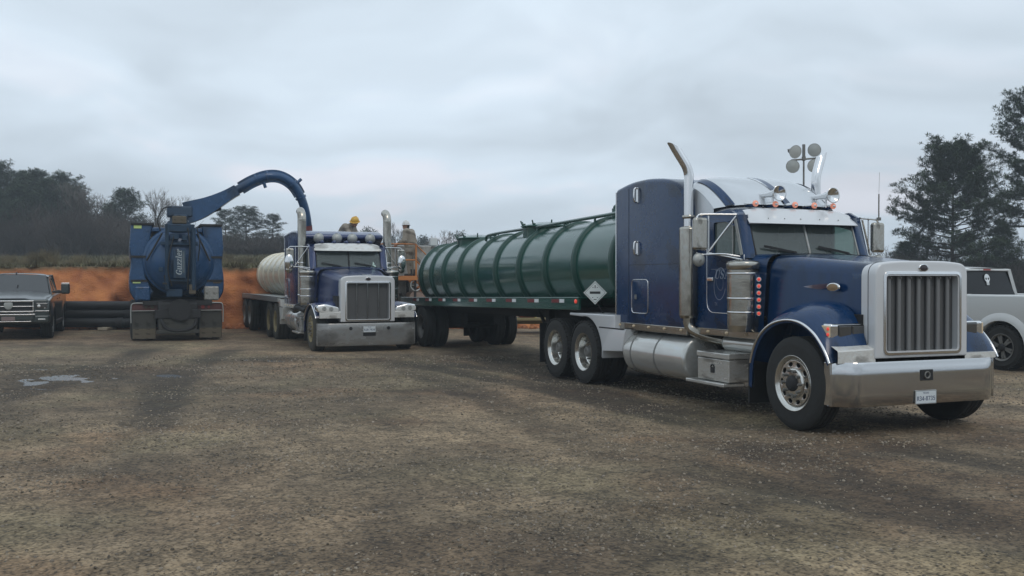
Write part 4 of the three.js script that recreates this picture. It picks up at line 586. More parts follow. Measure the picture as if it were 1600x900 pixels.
// blue tractor in the foreground
const TURN = R(-68), truckPos = [4.25, 0, -11.17];
const t1 = thing('semi_truck', 'dark blue long nosed semi truck with tall sleeper in the right foreground', 'semi truck', truckPos, TURN);
const slp1 = { rear: -4.36, top: 3.1, z: 1.1, hx: -3.68, handles: [[2.82, 3.03], [2.05, 2.24]], hatch: [[-3.84, 1.19], [-3.36, 1.19], [-3.36, 1.68], [-3.84, 1.68]], pts: [[-4.36, 0.99], [-2.34, 0.99], [-2.33, 2.55], [-2.38, 2.82], [-2.56, 3.0], [-2.9, 3.1], [-3.4, 3.145], [-3.9, 3.135], [-4.36, 3.06]], r: [0.02, 0.02, 0.1, 0.12, 0.15, 0.2, 0.2, 0.2, 0.06] };
tractor(t1, { paint: M.blue, drive: [-5.24, -6.34], hood: { x0: -0.92, x1: 0.5, w0: 0.84, w1: 0.63, y0: 1.985, y1: 1.855 }, grille: { w: 0.655, t: 1.875, b: 0.83, iw: 0.53, it: 1.745, ib: 0.885, x: 0.69, bars: [-0.42, -0.28, -0.14, 0, 0.14, 0.28, 0.42] }, pleat: true, bumper: { x: 0.74, b: 0.325, t: 0.8 }, bumperMat: M.bumper, cabRoof: 2.665, visorLow: 2.385, visorMat: M.shell, sleeper: slp1, stack: { x: -2.36, z: 1.06, r: 0.066, muffler: true }, tank: [-3.95, -2.3, 0.315, 0.6], leds: true });
{ // roof fairing between cab and sleeper: bright panels edged by painted ribs
  const f = grp('roof_fairing', t1), S = (u, v) => { const z = v * 0.97, e = Math.pow(Math.abs(v), 5), top = 3.1 - 0.16 * e, x = mix(-2.5, -1.62 - 0.28 * e, u), y = mix(top, 2.66 - 0.05 * e, Math.pow(u, 1.7)); return [x, y, z]; };
  const part = (n, va, vb, m, off = 0) => { const rows = []; for (let i = 0; i <= 18; i++) { const row = []; for (let k = 0; k <= 14; k++) { const p = S(i / 18, mix(va, vb, k / 14)); row.push([p[0] + off, p[1] + off, p[2]]); } rows.push(row); } mk(n, loft(rows, false, 0.9), m, f); };
  part('panel', -0.9, -0.06, M.fairing); part('panel', 0.06, 0.9, M.fairing); part('flank', 0.9, 1, M.fairing); part('flank', -1, -0.9, M.fairing); part('rib', 0.8, 0.9, M.blue, 0.012); part('rib', -0.9, -0.8, M.blue, 0.012); part('rib', -0.05, 0.05, M.blue, 0.01);
  for (const s of [1, -1]) { const rows = [0, 0.25, 0.5, 0.75, 1].map((u) => [S(u, s), [S(u, s)[0], 2.5, s * 0.97]]); mk('flank', loft(rows, false, 0.5), M.fairing, f); }
  for (const z of [0.3, -0.56]) { const h = grp('air_horn', t1); mk('bell', latheX([[0.03, -0.62], [0.032, -0.4], [0.04, -0.2], [0.06, -0.08], [0.1, 0.0], [0.105, 0.012], [0.09, 0.012], [0.05, -0.02], [0, -0.03]], 28).translate(-1.42, 2.795, z), M.chrome, h); mk('mount', [rod([-1.75, 2.79, z], [-1.75, 2.64, z], 0.018), rod([-1.55, 2.76, z], [-1.55, 2.64, z], 0.014)], M.chrome, h); }
  mk('antenna', [rod([-1.55, 2.52, -1.46], [-1.55, 2.85, -1.46], 0.009), rod([-1.55, 2.85, -1.46], [-1.56, 3.15, -1.48], 0.002), cylY(0.03, 0.03, 2.49, 2.53, -1.55, -1.46)], M.steel, t1);
  // lettering, striping and plate
  const film = (name, w, h, px, py, draw, pos, rotY, rotX = 0) => { const m = mk(name, new THREE.PlaneGeometry(w, h), decalMat(px, py, draw), t1); m.position.set(...pos); m.rotation.set(rotX, rotY, 0, 'YXZ'); return m; };
  film('hood_graphic', 0.5, 0.14, 512, 144, (x, W, H) => { x.clearRect(0, 0, W, H); const g = x.createLinearGradient(0, 0, W, 0); g.addColorStop(0, 'rgba(190,200,215,0.9)'); g.addColorStop(0.35, 'rgba(120,90,80,0.55)'); g.addColorStop(0.75, 'rgba(70,30,30,0.6)'); g.addColorStop(1, 'rgba(40,30,40,0)'); x.fillStyle = g; x.beginPath(); x.moveTo(8, 74); x.bezierCurveTo(140, 50, 240, 44, 470, 30); x.bezierCurveTo(420, 80, 300, 118, 220, 100); x.bezierCurveTo(140, 92, 60, 82, 8, 74); x.fill(); }, [-0.12, 1.6, 0.745], 0.085 );
  const em = grp('hood_emblem', t1); em.position.set(0.1, 1.595, 0.722); em.rotation.y = 0.1; mk('ring', latheZ([[0.1, 0], [0.097, 0.014], [0.078, 0.014]], 36).scale(1, 0.5, 1), M.chrome, em); mk('face', latheZ([[0.08, 0.012], [0, 0.016]], 36).scale(1, 0.5, 1), mat(0.3, 0.2, 0.11, 0.35, 0.4), em);
  film('hood_lettering', 0.2, 0.1, 256, 128, (x, W, H) => { x.fillStyle = 'rgba(120,140,165,0.35)'; x.font = 'bold 96px sans-serif'; x.textAlign = 'center'; x.fillText('159', W / 2, 100); }, [0.39, 1.72, 0.652], 0.13);
  film('door_lettering', 0.56, 0.62, 512, 568, (x, W, H) => { x.strokeStyle = 'rgba(150,165,185,0.5)'; x.fillStyle = 'rgba(150,165,185,0.5)'; x.lineWidth = 9; x.beginPath(); x.ellipse(250, 260, 120, 190, 0.15, 0.2, 5.6); x.stroke(); x.lineWidth = 5; x.beginPath(); x.ellipse(240, 220, 70, 120, -0.3, 0, 6.2); x.stroke(); x.font = 'italic bold 150px serif'; x.fillText('USA', 130, 200); x.font = '54px sans-serif'; x.fillText('TX', 140, 520); x.fillRect(60, 84, 380, 5); }, [-1.72, 1.6, 0.9895], 0);
  film('sleeper_lettering', 0.42, 0.14, 256, 86, (x, W, H) => { x.fillStyle = 'rgba(120,140,170,0.3)'; x.font = '34px sans-serif'; x.fillText('AMARILLO', 20, 36, 200); x.fillText('TEXAS', 50, 76); }, [-2.85, 1.16, 1.1055], 0);
  plateMesh(t1, [0.756, 0.4, 0.02], Math.PI / 2, 'TEXAS', 'R34-8735');
  mk('tow_step', [rbox(0.735, 0.752, 0.58, 0.7, -0.09, 0.09, 0.006, 1)], M.black, t1); mk('tow_loop', new THREE.TorusGeometry(0.035, 0.01, 8, 20).rotateY(Math.PI / 2).translate(0.755, 0.64, 0), M.steel, t1);
}
// second tractor, facing the camera in the middle
const t2pos = [-3.62, 0, -23.0], TURN2 = R(-67);
const t2 = thing('semi_truck', 'purple blue semi truck with dusty wheels parked in front of the white tank trailer', 'semi truck', t2pos, TURN2);
const slp2 = { rear: -4.15, top: 2.9, z: 1.1, hx: -3.5, handles: [[2.1, 2.3]], hatch: [[-3.9, 1.2], [-3.4, 1.2], [-3.4, 1.7], [-3.9, 1.7]], pts: [[-4.15, 0.95], [-2.34, 0.95], [-2.33, 2.5], [-2.2, 2.62], [-1.98, 2.75], [-2.0, 2.84], [-2.3, 2.94], [-3.0, 2.98], [-4.15, 2.92]], r: [0.02, 0.02, 0.05, 0.05, 0.06, 0.06, 0.2, 0.2, 0.1] };
tractor(t2, { paint: M.violet, drive: [-4.95, -6.15], hood: { x0: -0.92, x1: 0.5, w0: 0.84, w1: 0.61, y0: 1.93, y1: 1.73 }, grille: { w: 0.645, t: 1.765, b: 0.7, iw: 0.52, it: 1.62, ib: 0.74, x: 0.69, bars: [-0.26, 0, 0.26] }, pleat: false, oval: true, bumper: { x: 0.72, b: 0.15, t: 0.67 }, bumperMat: M.dullBumper, cabRoof: 2.64, visorLow: 2.4, visorMat: M.silver, sleeper: slp2, stack: { x: -1.62, z: 1.1, r: 0.105, muffler: false }, tank: [-3.6, -2.2, 0.3, 0.62], rise: 0.04, fenderDrop: 0.13, dusty: true, steerRim: M.ochre, driveRim: M.ochre, markerMat: M.violet, mirrorX: -1.5 });
{
  for (const z of [0.62, 0.15, -0.25, -0.72]) { const l = grp('roof_light', t2); mk('housing', ball(0.135, -1.9, 2.74, z, 0.7, 1, 1, 20), M.galv, l); mk('foot', rod([-1.92, 2.64, z], [-1.92, 2.56, z], 0.03), M.chrome, l); }
  plateMesh(t2, [0.728, 0.53, -0.02], Math.PI / 2, 'TEXAS', 'R28-7926'); mk('bumper_hole', [cylX(0.04, 0.712, 0.727, 0.55, 0.42, 16), cylX(0.04, 0.712, 0.727, 0.55, -0.48, 16), box(0.716, 0.727, 0.37, 0.45, -0.17, 0.13)], M.black, t2);
  mk('windshield_sticker', new THREE.PlaneGeometry(0.2, 0.16), decalMat(128, 100, (x, W, H) => { x.fillStyle = 'rgba(210,235,225,0.95)'; x.beginPath(); x.moveTo(60, 5); x.lineTo(85, 40); x.lineTo(70, 50); x.lineTo(100, 60); x.lineTo(110, 95); x.lineTo(20, 95); x.lineTo(50, 60); x.fill(); }), t2).position.set(-1.2, 2.07, -0.62);
  t2.children[t2.children.length - 1].rotation.set(0, Math.PI / 2, 0);
  mk('hose_bundle', [tube([[-0.9, 0.98, 1.12], [-1.2, 1.06, 1.2], [-1.7, 1.0, 1.22], [-2.1, 0.88, 1.2]], 0.06, 20, 8), tube([[-0.85, 0.92, 1.15], [-1.3, 0.98, 1.24], [-1.9, 0.9, 1.2]], 0.07, 20, 8)], M.black, t2);
}

// ------------------------------------------------------------------ tank trailers
function trailerAxle(t, x, dy, o) { for (const s of [1, -1]) wheel(t, x, s, 1.22, { R: 0.508, rim: 0.295, w: 0.27, kind: 'deep', dual: true, treads: 0, rimMat: o.rim, hubMat: o.hub, tyreMat: o.tyre, spin: x, dy }); }
const gt = thing('tank_trailer', 'long dark green ribbed tank trailer coupled behind the dark blue truck', 'tank trailer', truckPos, TURN);
{
  const tilt = new THREE.Group(); // the trailer rides slightly tail-low
  const low = (x) => (x + 6) * 0.017; // drop of the deck at x
  const drop = (g, k = 1) => { const p = g.attributes.position; for (let i = 0; i < p.count; i++) p.setY(i, p.getY(i) + low(p.getX(i)) * k); return g; };
  const r = 0.825, cy = 1.945, x0 = -16.1, x1 = -4.75;
  const sh = mk('tank', drop(latheX([[0, x0 - 0.26], [r * 0.35, x0 - 0.235], [r * 0.65, x0 - 0.17], [r * 0.88, x0 - 0.07], [r, x0 + 0.03], ...Array.from({ length: 24 }, (_, i) => [r + 0.002 * Math.sin(i * 2.1), mix(x0 + 0.1, x1 - 0.1, i / 23)]), [r, x1 - 0.03], [r * 0.88, x1 + 0.07], [r * 0.65, x1 + 0.17], [r * 0.35, x1 + 0.235], [0, x1 + 0.26]], 64).translate(0, cy, 0)), M.green, gt);
  for (const x of [-15.75, -14.85, -13.85, -12.65, -11.45, -10.25, -8.95, -7.67, -6.4, -5.0]) mk('stiffener_ring', drop(latheX([[r, -0.062], [r + 0.05, -0.05], [r + 0.05, 0.05], [r, 0.062]], 64).translate(x, cy, 0)), M.greenRib, gt);
  for (const s of [1, -1]) {
    const rail = mk('side_rail', [drop(rbox(-16.3, -5.42, 1.17, 1.385, Math.min(s * 1.17, s * 1.225), Math.max(s * 1.17, s * 1.225), 0.012))], M.green, gt);
    for (let i = 0; i < 9; i++) { const x = -6.05 - i * 1.08; for (const [k, m, w] of [[0, M.whiteTape, 0.19], [-0.27, M.redTape, 0.3]]) mk('reflective_tape', drop(box(x + k - w / 2, x + k + w / 2, 1.29, 1.352, s > 0 ? 1.226 : -1.229, s > 0 ? 1.229 : -1.226)), m, rail); }
    mk('marker_light', drop(ball(0.036, -5.5, 1.315, s * 1.232, 1, 1, 0.6, 12)), s > 0 ? M.redLit : M.red, rail);
  }
  const decks = [drop(box(-16.3, -5.42, 1.36, 1.38, -1.17, 1.17))]; for (let x = -15.2; x < -5.5; x += 0.9) decks.push(drop(box(x - 0.03, x + 0.03, 1.2, 1.36, -1.16, 1.16)));
  mk('deck', decks, M.green, gt);
  mk('chassis', [drop(box(-16.4, -4.4, 0.98, 1.2, 0.38, 0.48)), drop(box(-16.4, -4.4, 0.98, 1.2, -0.48, -0.38)), drop(rbox(-6.6, -4.5, 1.14, 1.2, -0.6, 0.6, 0.01)), drop(box(-16.3, -13.4, 0.7, 0.98, 0.34, 0.5)), drop(box(-16.3, -13.4, 0.7, 0.98, -0.5, -0.34)), cylZ(0.07, -1.1, 1.1, -14.45, 0.52), cylZ(0.07, -1.1, 1.1, -15.75, 0.52), drop(box(-16.5, -16.35, 0.62, 1.2, -1.15, 1.15)), box(-7.95, -7.8, 0.35, 1.15, 0.55, 0.68), box(-7.95, -7.8, 0.35, 1.15, -0.68, -0.55), rbox(-8.02, -7.73, 0.3, 0.35, 0.48, 0.75, 0.01), rbox(-8.02, -7.73, 0.3, 0.35, -0.75, -0.48, 0.01), rod([-7.9, 0.62, 0.6], [-8.9, 1.15, 0.45], 0.035), rod([-7.9, 0.62, -0.6], [-8.9, 1.15, -0.45], 0.035)], M.dark, gt);
  const sk = [[-12.35, 1.1], [-15.4, 1.1], [-15.4, 0.62], [-15.1, 0.5]]; mk('mud_flap', [box(-16.42, -16.4, 0.12, 0.75, 0.6, 1.2), box(-16.42, -16.4, 0.12, 0.75, -1.2, -0.6)], M.black, gt);
  for (const x of [-14.45, -15.75]) trailerAxle(gt, x, 0, { rim: M.steel, hub: M.dark, tyre: M.tyre });
  // fittings along the top
  const dome = (n, x, rr) => { const g = grp(n, gt), y = cy + r + low(x); mk('collar', latheY([[rr - 0.02, -0.3], [rr - 0.02, 0.02], [rr, 0.03], [rr, 0.045], [rr + 0.03, 0.05], [rr + 0.03, 0.07], [rr * 0.85, 0.1], [rr * 0.5, 0.145], [0, 0.16]], 32).translate(x, y, 0), M.green, g); for (let i = 0; i < 9; i++) { const a = i / 9 * 6.283 + 0.3; mk('clamp', [rod([x + rr * Math.cos(a), y + 0.05, rr * Math.sin(a)], [x + (rr + 0.05) * Math.cos(a), y + 0.17, (rr + 0.05) * Math.sin(a)], 0.016, 6), rod([x + (rr - 0.05) * Math.cos(a), y + 0.1, (rr - 0.05) * Math.sin(a)], [x + (rr + 0.03) * Math.cos(a), y + 0.1, (rr + 0.03) * Math.sin(a)], 0.018, 6)], M.green, g); } };
  dome('manhole', -9.35, 0.54); dome('manhole', -13.7, 0.5); 
  const vl = grp('relief_valve', gt); mk('body', [cylY(0.08, 0.08, cy + r - 0.05, cy + r + 0.16, -6.2, 0.1, 16), cylY(0.12, 0.12, cy + r + 0.06, cy + r + 0.09, -6.2, 0.1, 16), rod([-6.25, cy + r + 0.14, 0.1], [-6.1, cy + r + 0.27, 0.14], 0.02), rod([-6.15, cy + r + 0.12, 0.02], [-6.3, cy + r + 0.24, -0.03], 0.016), ball(0.05, -6.22, cy + r + 0.18, 0.1)], M.green, vl);
  mk('top_pipe', [rod([-11.7, cy + r - 0.06 + low(-11.7), 0.28], [-5.2, cy + r - 0.06 + low(-5.2), 0.28], 0.02), tube([[-11.9, cy + r - 0.1 + low(-12), 0.42], [-11.86, cy + r + 0.0 + low(-12), 0.42], [-11.7, cy + r + 0.02 + low(-11.7), 0.42], [-9, cy + r + 0.02 + low(-9), 0.42], [-5.2, cy + r + 0.02 + low(-5), 0.42]], 0.032, 60, 8), ...[-11.6, -8.95, -7.67, -6.4].map((x) => rod([x, cy + r - 0.15 + low(x), 0.42], [x, cy + r + 0.01 + low(x), 0.42], 0.022)), rod([-11.6, cy + r + 0.02 + low(-12), 0.28], [-11.6, cy + r + 0.02 + low(-12), 0.44], 0.022)], M.green, gt);
  mk('marker_lamp', [drop(rbox(-15.95, -15.8, cy + r - 0.02, cy + r + 0.2, 0.35, 0.55, 0.02))], M.white, gt);
  const pl = grp('hazard_placard', gt); pl.position.set(-5.13, 1.47, 1.06); pl.rotation.y = 0.95;
  mk('backing', new THREE.BoxGeometry(0.275, 0.275, 0.008).rotateZ(Math.PI / 4), M.alu, pl);
  mk('print', new THREE.PlaneGeometry(0.262, 0.262).rotateZ(Math.PI / 4).translate(0, 0, 0.007), decalMat(256, 256, (x, W, H) => { x.fillStyle = '#d7dcd8'; x.fillRect(0, 0, W, H); x.strokeStyle = '#555a58'; x.lineWidth = 5; x.strokeRect(14, 14, W - 28, H - 28); x.translate(W / 2, H / 2); x.rotate(Math.PI / 4); x.fillStyle = '#2a2d2e'; x.fillRect(-84, -19, 168, 38); x.fillRect(-7, -118, 14, 46); x.fillRect(-44, -88, 20, 10); x.fillRect(26, -88, 20, 10); x.fillRect(-48, 74, 18, 10); x.fillRect(30, 74, 18, 10); x.fillRect(-24, 104, 48, 12); }, false), pl);
  mk('bracket', [rod([-0.0, -0.12, -0.02], [0.1, -0.35, -0.25], 0.012), rod([0, 0, -0.01], [0.05, 0.05, -0.24], 0.012)], M.dark, pl);
}
const wt = thing('tank_trailer', 'shorter cream white tank trailer with silver deck behind the purple blue truck', 'tank trailer', t2pos, TURN2);
{
  const r = 0.72, cy = 1.86, x0 = -12.2, x1 = -4.9;
  mk('tank', latheX([[0, x0 - 0.34], [r * 0.35, x0 - 0.31], [r * 0.65, x0 - 0.22], [r * 0.88, x0 - 0.08], [r, x0 + 0.06], [r, x1 - 0.03], [0, x1]], 56).translate(0, cy, 0), M.cream, wt);
  for (let i = 0; i < 7; i++) mk('stiffener_ring', latheX([[r, -0.05], [r + 0.03, -0.04], [r + 0.03, 0.04], [r, 0.05]], 56).translate(x0 + 0.6 + i * 1.05, cy, 0), M.cream, wt);
  mk('end_flange', latheX([[r - 0.03, x1 - 0.05], [r + 0.09, x1 - 0.045], [r + 0.09, x1 + 0.02], [0, x1 + 0.03]], 56).translate(0, cy, 0), M.white, wt);
  const h = grp('manhole', wt); mk('collar', latheY([[0.33, -0.06], [0.33, 0.05], [0.36, 0.055], [0.35, 0.085], [0, 0.1]], 28).translate(-8.6, cy + r, 0), M.cream, h); for (let i = 0; i < 5; i++) mk('clamp', rod([-8.6 + 0.33 * Math.cos(i * 1.26), cy + r + 0.05, 0.33 * Math.sin(i * 1.26)], [-8.6 + 0.37 * Math.cos(i * 1.26), cy + r + 0.15, 0.37 * Math.sin(i * 1.26)], 0.014, 6), M.cream, h);
  for (const s of [1, -1]) mk('side_rail', rbox(-12.85, -4.6, 1.05, 1.21, Math.min(s * 1.14, s * 1.22), Math.max(s * 1.14, s * 1.22), 0.012), M.galv, wt);
  mk('deck', [box(-12.85, -4.6, 1.16, 1.19, -1.14, 1.14), box(-12.87, -12.8, 1.03, 1.2, -1.2, 1.2)], M.galv, wt);
  mk('chassis', [box(-12.8, -4.2, 0.82, 1.05, 0.36, 0.46), box(-12.8, -4.2, 0.82, 1.05, -0.46, -0.36), cylZ(0.07, -1.1, 1.1, -10.2, 0.52), cylZ(0.07, -1.1, 1.1, -11.5, 0.52), box(-7.9, -7.75, 0.3, 1.05, 0.55, 0.66), box(-7.9, -7.75, 0.3, 1.05, -0.66, -0.55), rbox(-8.0, -7.65, 0.24, 0.3, 0.45, 0.75, 0.01), box(-12.6, -9.4, 0.62, 0.84, 0.34, 0.48), box(-12.6, -9.4, 0.62, 0.84, -0.48, -0.34)], M.dark, wt);
  mk('mud_flap', [box(-12.55, -12.53, 0.12, 0.95, 0.6, 1.2), box(-12.55, -12.53, 0.12, 0.95, -1.2, -0.6)], M.black, wt);
  for (const x of [-10.2, -11.5]) trailerAxle(wt, x, 0, { rim: M.galv, hub: M.dark, tyre: M.dustTyre });
  const p = grp('work_platform', wt); mk('floor', rbox(-4.85, -4.2, 1.74, 1.78, -1.15, 0.3, 0.008), M.galv, p); for (const [x, z] of [[-4.8, -1.1], [-4.25, -1.1], [-4.8, 0.25], [-4.25, 0.25]]) mk('post', box(x - 0.03, x + 0.03, 0.95, 1.74, z - 0.03, z + 0.03), M.galv, p);
}

// ------------------------------------------------------------------ vacuum truck seen from behind, boom swung over the white tank
const vpos = [-9.15, 0, -26.3], vt = thing('vacuum_truck', 'blue vacuum truck seen from behind with its boom arched over the white tank', 'vacuum truck', vpos, R(112));
{
  mk('chassis', [box(0.1, 6.9, 0.72, 0.98, 0.34, 0.46), box(0.1, 6.9, 0.72, 0.98, -0.46, -0.34), rbox(0.02, 0.2, 0.62, 0.86, -0.6, 0.6, 0.02), cylZ(0.11, -0.9, 0.9, 1.0, 0.52), cylZ(0.11, -0.9, 0.9, 2.3, 0.52), ball(0.24, 1.0, 0.52, 0), rbox(0.3, 0.9, 0.3, 0.9, -0.5, 0.5, 0.06), box(0.1, 6.8, 0.98, 1.1, -0.9, 0.9)], M.dark, vt);
  for (const x of [1.0, 2.3]) for (const s of [1, -1]) wheel(vt, x, s, 1.2, { R: 0.51, rim: 0.3, w: 0.27, kind: 'deep', dual: true, treads: 0, rimMat: M.galv, hubMat: M.dark, tyreMat: M.tyre });
  for (const s of [1, -1]) wheel(vt, 6.6, s, 1.18, { R: 0.51, rim: 0.3, w: 0.28, kind: 'deep', treads: 0, rimMat: M.galv, hubMat: M.dark });
  for (const s of [1, -1]) {
    const q = (a, b) => [Math.min(s * a, s * b), Math.max(s * a, s * b)];
    const f = mk('mud_flap', rbox(0.24, 0.27, 0.06, 0.86, ...q(0.56, 1.17), 0.01, 1), M.flap, vt); mk('weight', rbox(0.225, 0.245, 0.06, 0.34, ...q(0.57, 1.16), 0.008, 1), M.muck, f);
    mk('light_bar', rbox(0.2, 0.28, 0.83, 1.02, ...q(0.5, 1.18), 0.015), mat(0.09, 0.03, 0.028, 0.5, 0, { map: dirt }), vt);
    mk('tail_light', [cylX(0.05, 0.17, 0.2, 0.93, s * 0.66, 16), cylX(0.035, 0.17, 0.2, 0.93, s * 0.82, 14)], s < 0 ? M.muck : M.red, vt);
    const e = [[0.18, 1.02, 0.52], [0.18, 1.04, 1.08], [0.18, 1.02, 1.17], [0.18, 0.9, 1.2], [0.18, 0.5, 1.2]].map(([x, y, z]) => [x, y, s * z]); mk('fender_edge', tube(e, 0.017, 24, 6), M.galv, vt); mk('edge_strip', rod([0.18, 0.83, s * 0.55], [0.18, 0.83, s * 1.18], 0.01), M.galv, vt);
    // side cabinets with bulged outer faces
    const out = roundPoly([[0.62, 1.35], [0.78, 1.12], [1.1, 1.1], [1.24, 1.35], [1.24, 1.75], [1.18, 2.15], [1.24, 2.5], [1.19, 3.2], [0.64, 3.2], [0.72, 2.7], [0.9, 2.2], [0.82, 1.7]], [0.02, 0.1, 0.1, 0.12, 0.12, 0.15, 0.15, 0.04, 0.04, 0.2, 0.2, 0.1], 4).map(([z, y]) => [s * z, y]);
    const c = mk('side_cabinet', [extX(out, 0.35, 5.2, 0.03)], M.vacblue, vt); mk('cabinet_rail', [rbox(0.3, 5.2, 3.17, 3.24, ...q(0.6, 1.2), 0.02), box(0.32, 0.36, 2.28, 2.34, ...q(0.72, 1.2)), box(0.32, 0.36, 1.62, 1.68, ...q(0.78, 1.2))], M.dark, c);
    mk('hose_tray', [rbox(0.25, 0.45, 1.1, 1.5, ...q(0.7, 1.1), 0.05)], s > 0 ? M.greySteel : M.vacblue, c); mk('reflector', rbox(0.33, 0.345, 1.58, 1.62, ...q(0.95, 1.15), 0.004, 1), s < 0 ? M.hivis : M.muck, c);
  }
  mk('warning_label', rbox(0.335, 0.35, 3.08, 3.18, -1.12, -0.92, 0.004, 1), M.hivis, vt);
  // debris tank with dished rear door
  mk('debris_tank', latheX([[0, 0.06], [0.4, 0.09], [0.7, 0.17], [0.86, 0.3], [0.88, 0.4], [0.9, 0.42], [0.9, 5.1], [0, 5.3]], 48).translate(0, 2.2, 0.04), M.vacblue, vt);
  mk('door_ring', latheX([[0.86, 0.34], [0.95, 0.35], [0.95, 0.45], [0.88, 0.46]], 48).translate(0, 2.2, 0.04), M.vacblue, vt);
  const mast = grp('door_mast', vt);
  mk('column', [rbox(-0.08, 0.12, 1.4, 3.2, -0.33, -0.23, 0.02), rbox(-0.08, 0.12, 1.3, 3.2, 0.33, 0.43, 0.02), rbox(-0.06, 0.1, 2.98, 3.2, -0.3, 0.4, 0.03), rbox(-0.02, 0.14, 1.2, 1.42, -0.3, 0.12, 0.03), rbox(-0.05, 0.05, 2.62, 2.72, -0.45, 0.52, 0.02), rbox(-0.05, 0.08, 1.62, 1.7, -0.3, 0.4, 0.02), rbox(-0.12, 0.02, 2.78, 2.94, -0.2, 0.02, 0.02), rbox(-0.12, 0.02, 2.74, 2.9, 0.1, 0.24, 0.02), cylY(0.035, 0.035, 1.5, 2.6, -0.06, -0.28, 10), rbox(-0.1, 0.0, 1.9, 2.02, -0.5, -0.38, 0.02), cylY(0.06, 0.06, 1.4, 3.1, -0.08, 0.4, 14)], mat(0.012, 0.04, 0.085, 0.7, 0.1, { map: dirt }), mast);
  mk('sign_board', rbox(-0.13, -0.11, 1.72, 2.5, -0.12, 0.2, 0.01), mat(0.015, 0.045, 0.09, 0.6, 0, { map: dirt }), mast);
  const sg = new THREE.PlaneGeometry(0.74, 0.28).rotateZ(Math.PI / 2).rotateY(-Math.PI / 2).translate(-0.135, 2.15, 0.05);
  mk('lettering', sg, decalMat(512, 184, (x, W, H) => { x.clearRect(0, 0, W, H); x.fillStyle = 'rgba(150,160,158,0.3)'; x.fillRect(60, 130, 400, 36); x.fillStyle = 'rgba(200,210,212,0.6)'; x.font = 'italic bold 138px serif'; x.textAlign = 'center'; x.fillText('Guzzler', W / 2, 120, W - 20); }), mast);
  mk('hose', [tube([[-0.1, 3.0, -0.45], [-0.15, 3.3, -0.52], [-0.05, 3.62, -0.36], [0.1, 3.68, -0.16]], 0.018, 20, 6), tube([[-0.1, 2.9, -0.1], [-0.16, 2.4, -0.22], [-0.14, 1.9, -0.26], [-0.1, 1.5, -0.16]], 0.02, 20, 6), tube([[-0.1, 3.1, 0.25], [-0.18, 2.6, 0.3], [-0.14, 2.0, 0.27], [-0.1, 1.4, 0.24]], 0.02, 20, 6), tube([[0, 3.1, 0.5], [-0.12, 2.7, 0.56], [-0.05, 2.2, 0.52]], 0.016, 16, 6)], M.black, mast);
  mk('door_latch', [rod([-0.02, 1.8, -0.35], [-0.02, 1.45, -0.3], 0.02), rbox(-0.1, 0, 1.55, 1.6, -0.4, -0.28, 0.005, 1), rod([0.05, 2.95, 0.5], [0.15, 2.2, 0.85], 0.025), rod([0.05, 2.95, -0.4], [0.15, 2.2, -0.8], 0.025)], M.dark, mast); mk('rag', rbox(-0.12, -0.02, 1.28, 1.55, 0.28, 0.46, 0.03), M.muck, mast);
  mk('sump', [ext(roundPoly([[0.08, 0.35], [0.3, 0.3], [0.5, 0.9], [0.4, 1.15], [0.06, 1.05]], 0.05, 3), -0.52, 0.52, 0.03), cylX(0.3, -0.02, 0.3, 0.85, 0.05, 24)], M.dark, vt); mk('low_pipe', tube([[0.1, 0.75, -0.5], [0.05, 0.35, -0.3], [0.05, 0.28, 0.1], [0.05, 0.4, 0.42], [0.1, 0.75, 0.5]], 0.05, 24, 8), M.dark, vt); mk('rear_guard', [rbox(0.06, 0.1, 0.22, 0.75, -0.5, 0.5, 0.01), rbox(0.02, 0.12, 0.2, 0.3, -0.56, 0.56, 0.02)], M.flap, vt);
  // cab ahead of the body
  mk('cab', [rbox(5.4, 7.0, 0.9, 2.6, -1.05, 1.05, 0.12, 3), rbox(6.9, 8.0, 0.85, 1.85, -0.8, 0.8, 0.15, 3)], M.vacblue, vt); mk('rear_window', rbox(5.385, 5.41, 1.9, 2.3, -0.6, 0.6, 0.01), M.darkGlass, vt);
  mk('top_deck', [rbox(0.35, 5.2, 3.0, 3.12, -0.66, 0.66, 0.03)], M.vacblue, vt);
  // boom
  const b = grp('boom', vt); mk('turret', [cylY(0.34, 0.3, 3.1, 3.3, 0.5, 0.05, 24), cylY(0.24, 0.24, 3.3, 3.62, 0.5, 0.05, 24), rbox(0.26, 0.82, 3.42, 3.72, -0.26, 0.4, 0.05), rbox(0.2, 0.3, 3.2, 3.48, -0.1, 0.26, 0.03)], mat(0.03, 0.06, 0.11, 0.6, 0.1, { map: dirt }), b); mk('motor', rbox(0.16, 0.26, 3.22, 3.44, -0.14, 0.24, 0.04), M.muck, b);
  // world points of the boom: from the turret across to the white tank hatch
  const inv = (p) => { const v = V3(...p).sub(V3(...vpos)).applyAxisAngle(V3(0, 1, 0), -R(112)); return [v.x, v.y, v.z]; };
  const path = [[-9.2, 3.5, -26.8], [-8.6, 3.72, -26.95], [-7.75, 4.22, -27.15], [-7.35, 4.47, -27.25], [-6.95, 4.62, -27.35], [-6.62, 4.61, -27.5], [-6.3, 4.4, -27.65], [-6.1, 4.03, -27.8], [-6.0, 3.6, -27.95], [-5.97, 3.2, -28.05], [-5.97, 2.75, -28.1]].map(inv);
  const cv = new THREE.CatmullRomCurve3(path.map((p) => V3(...p)), false, 'centripetal');
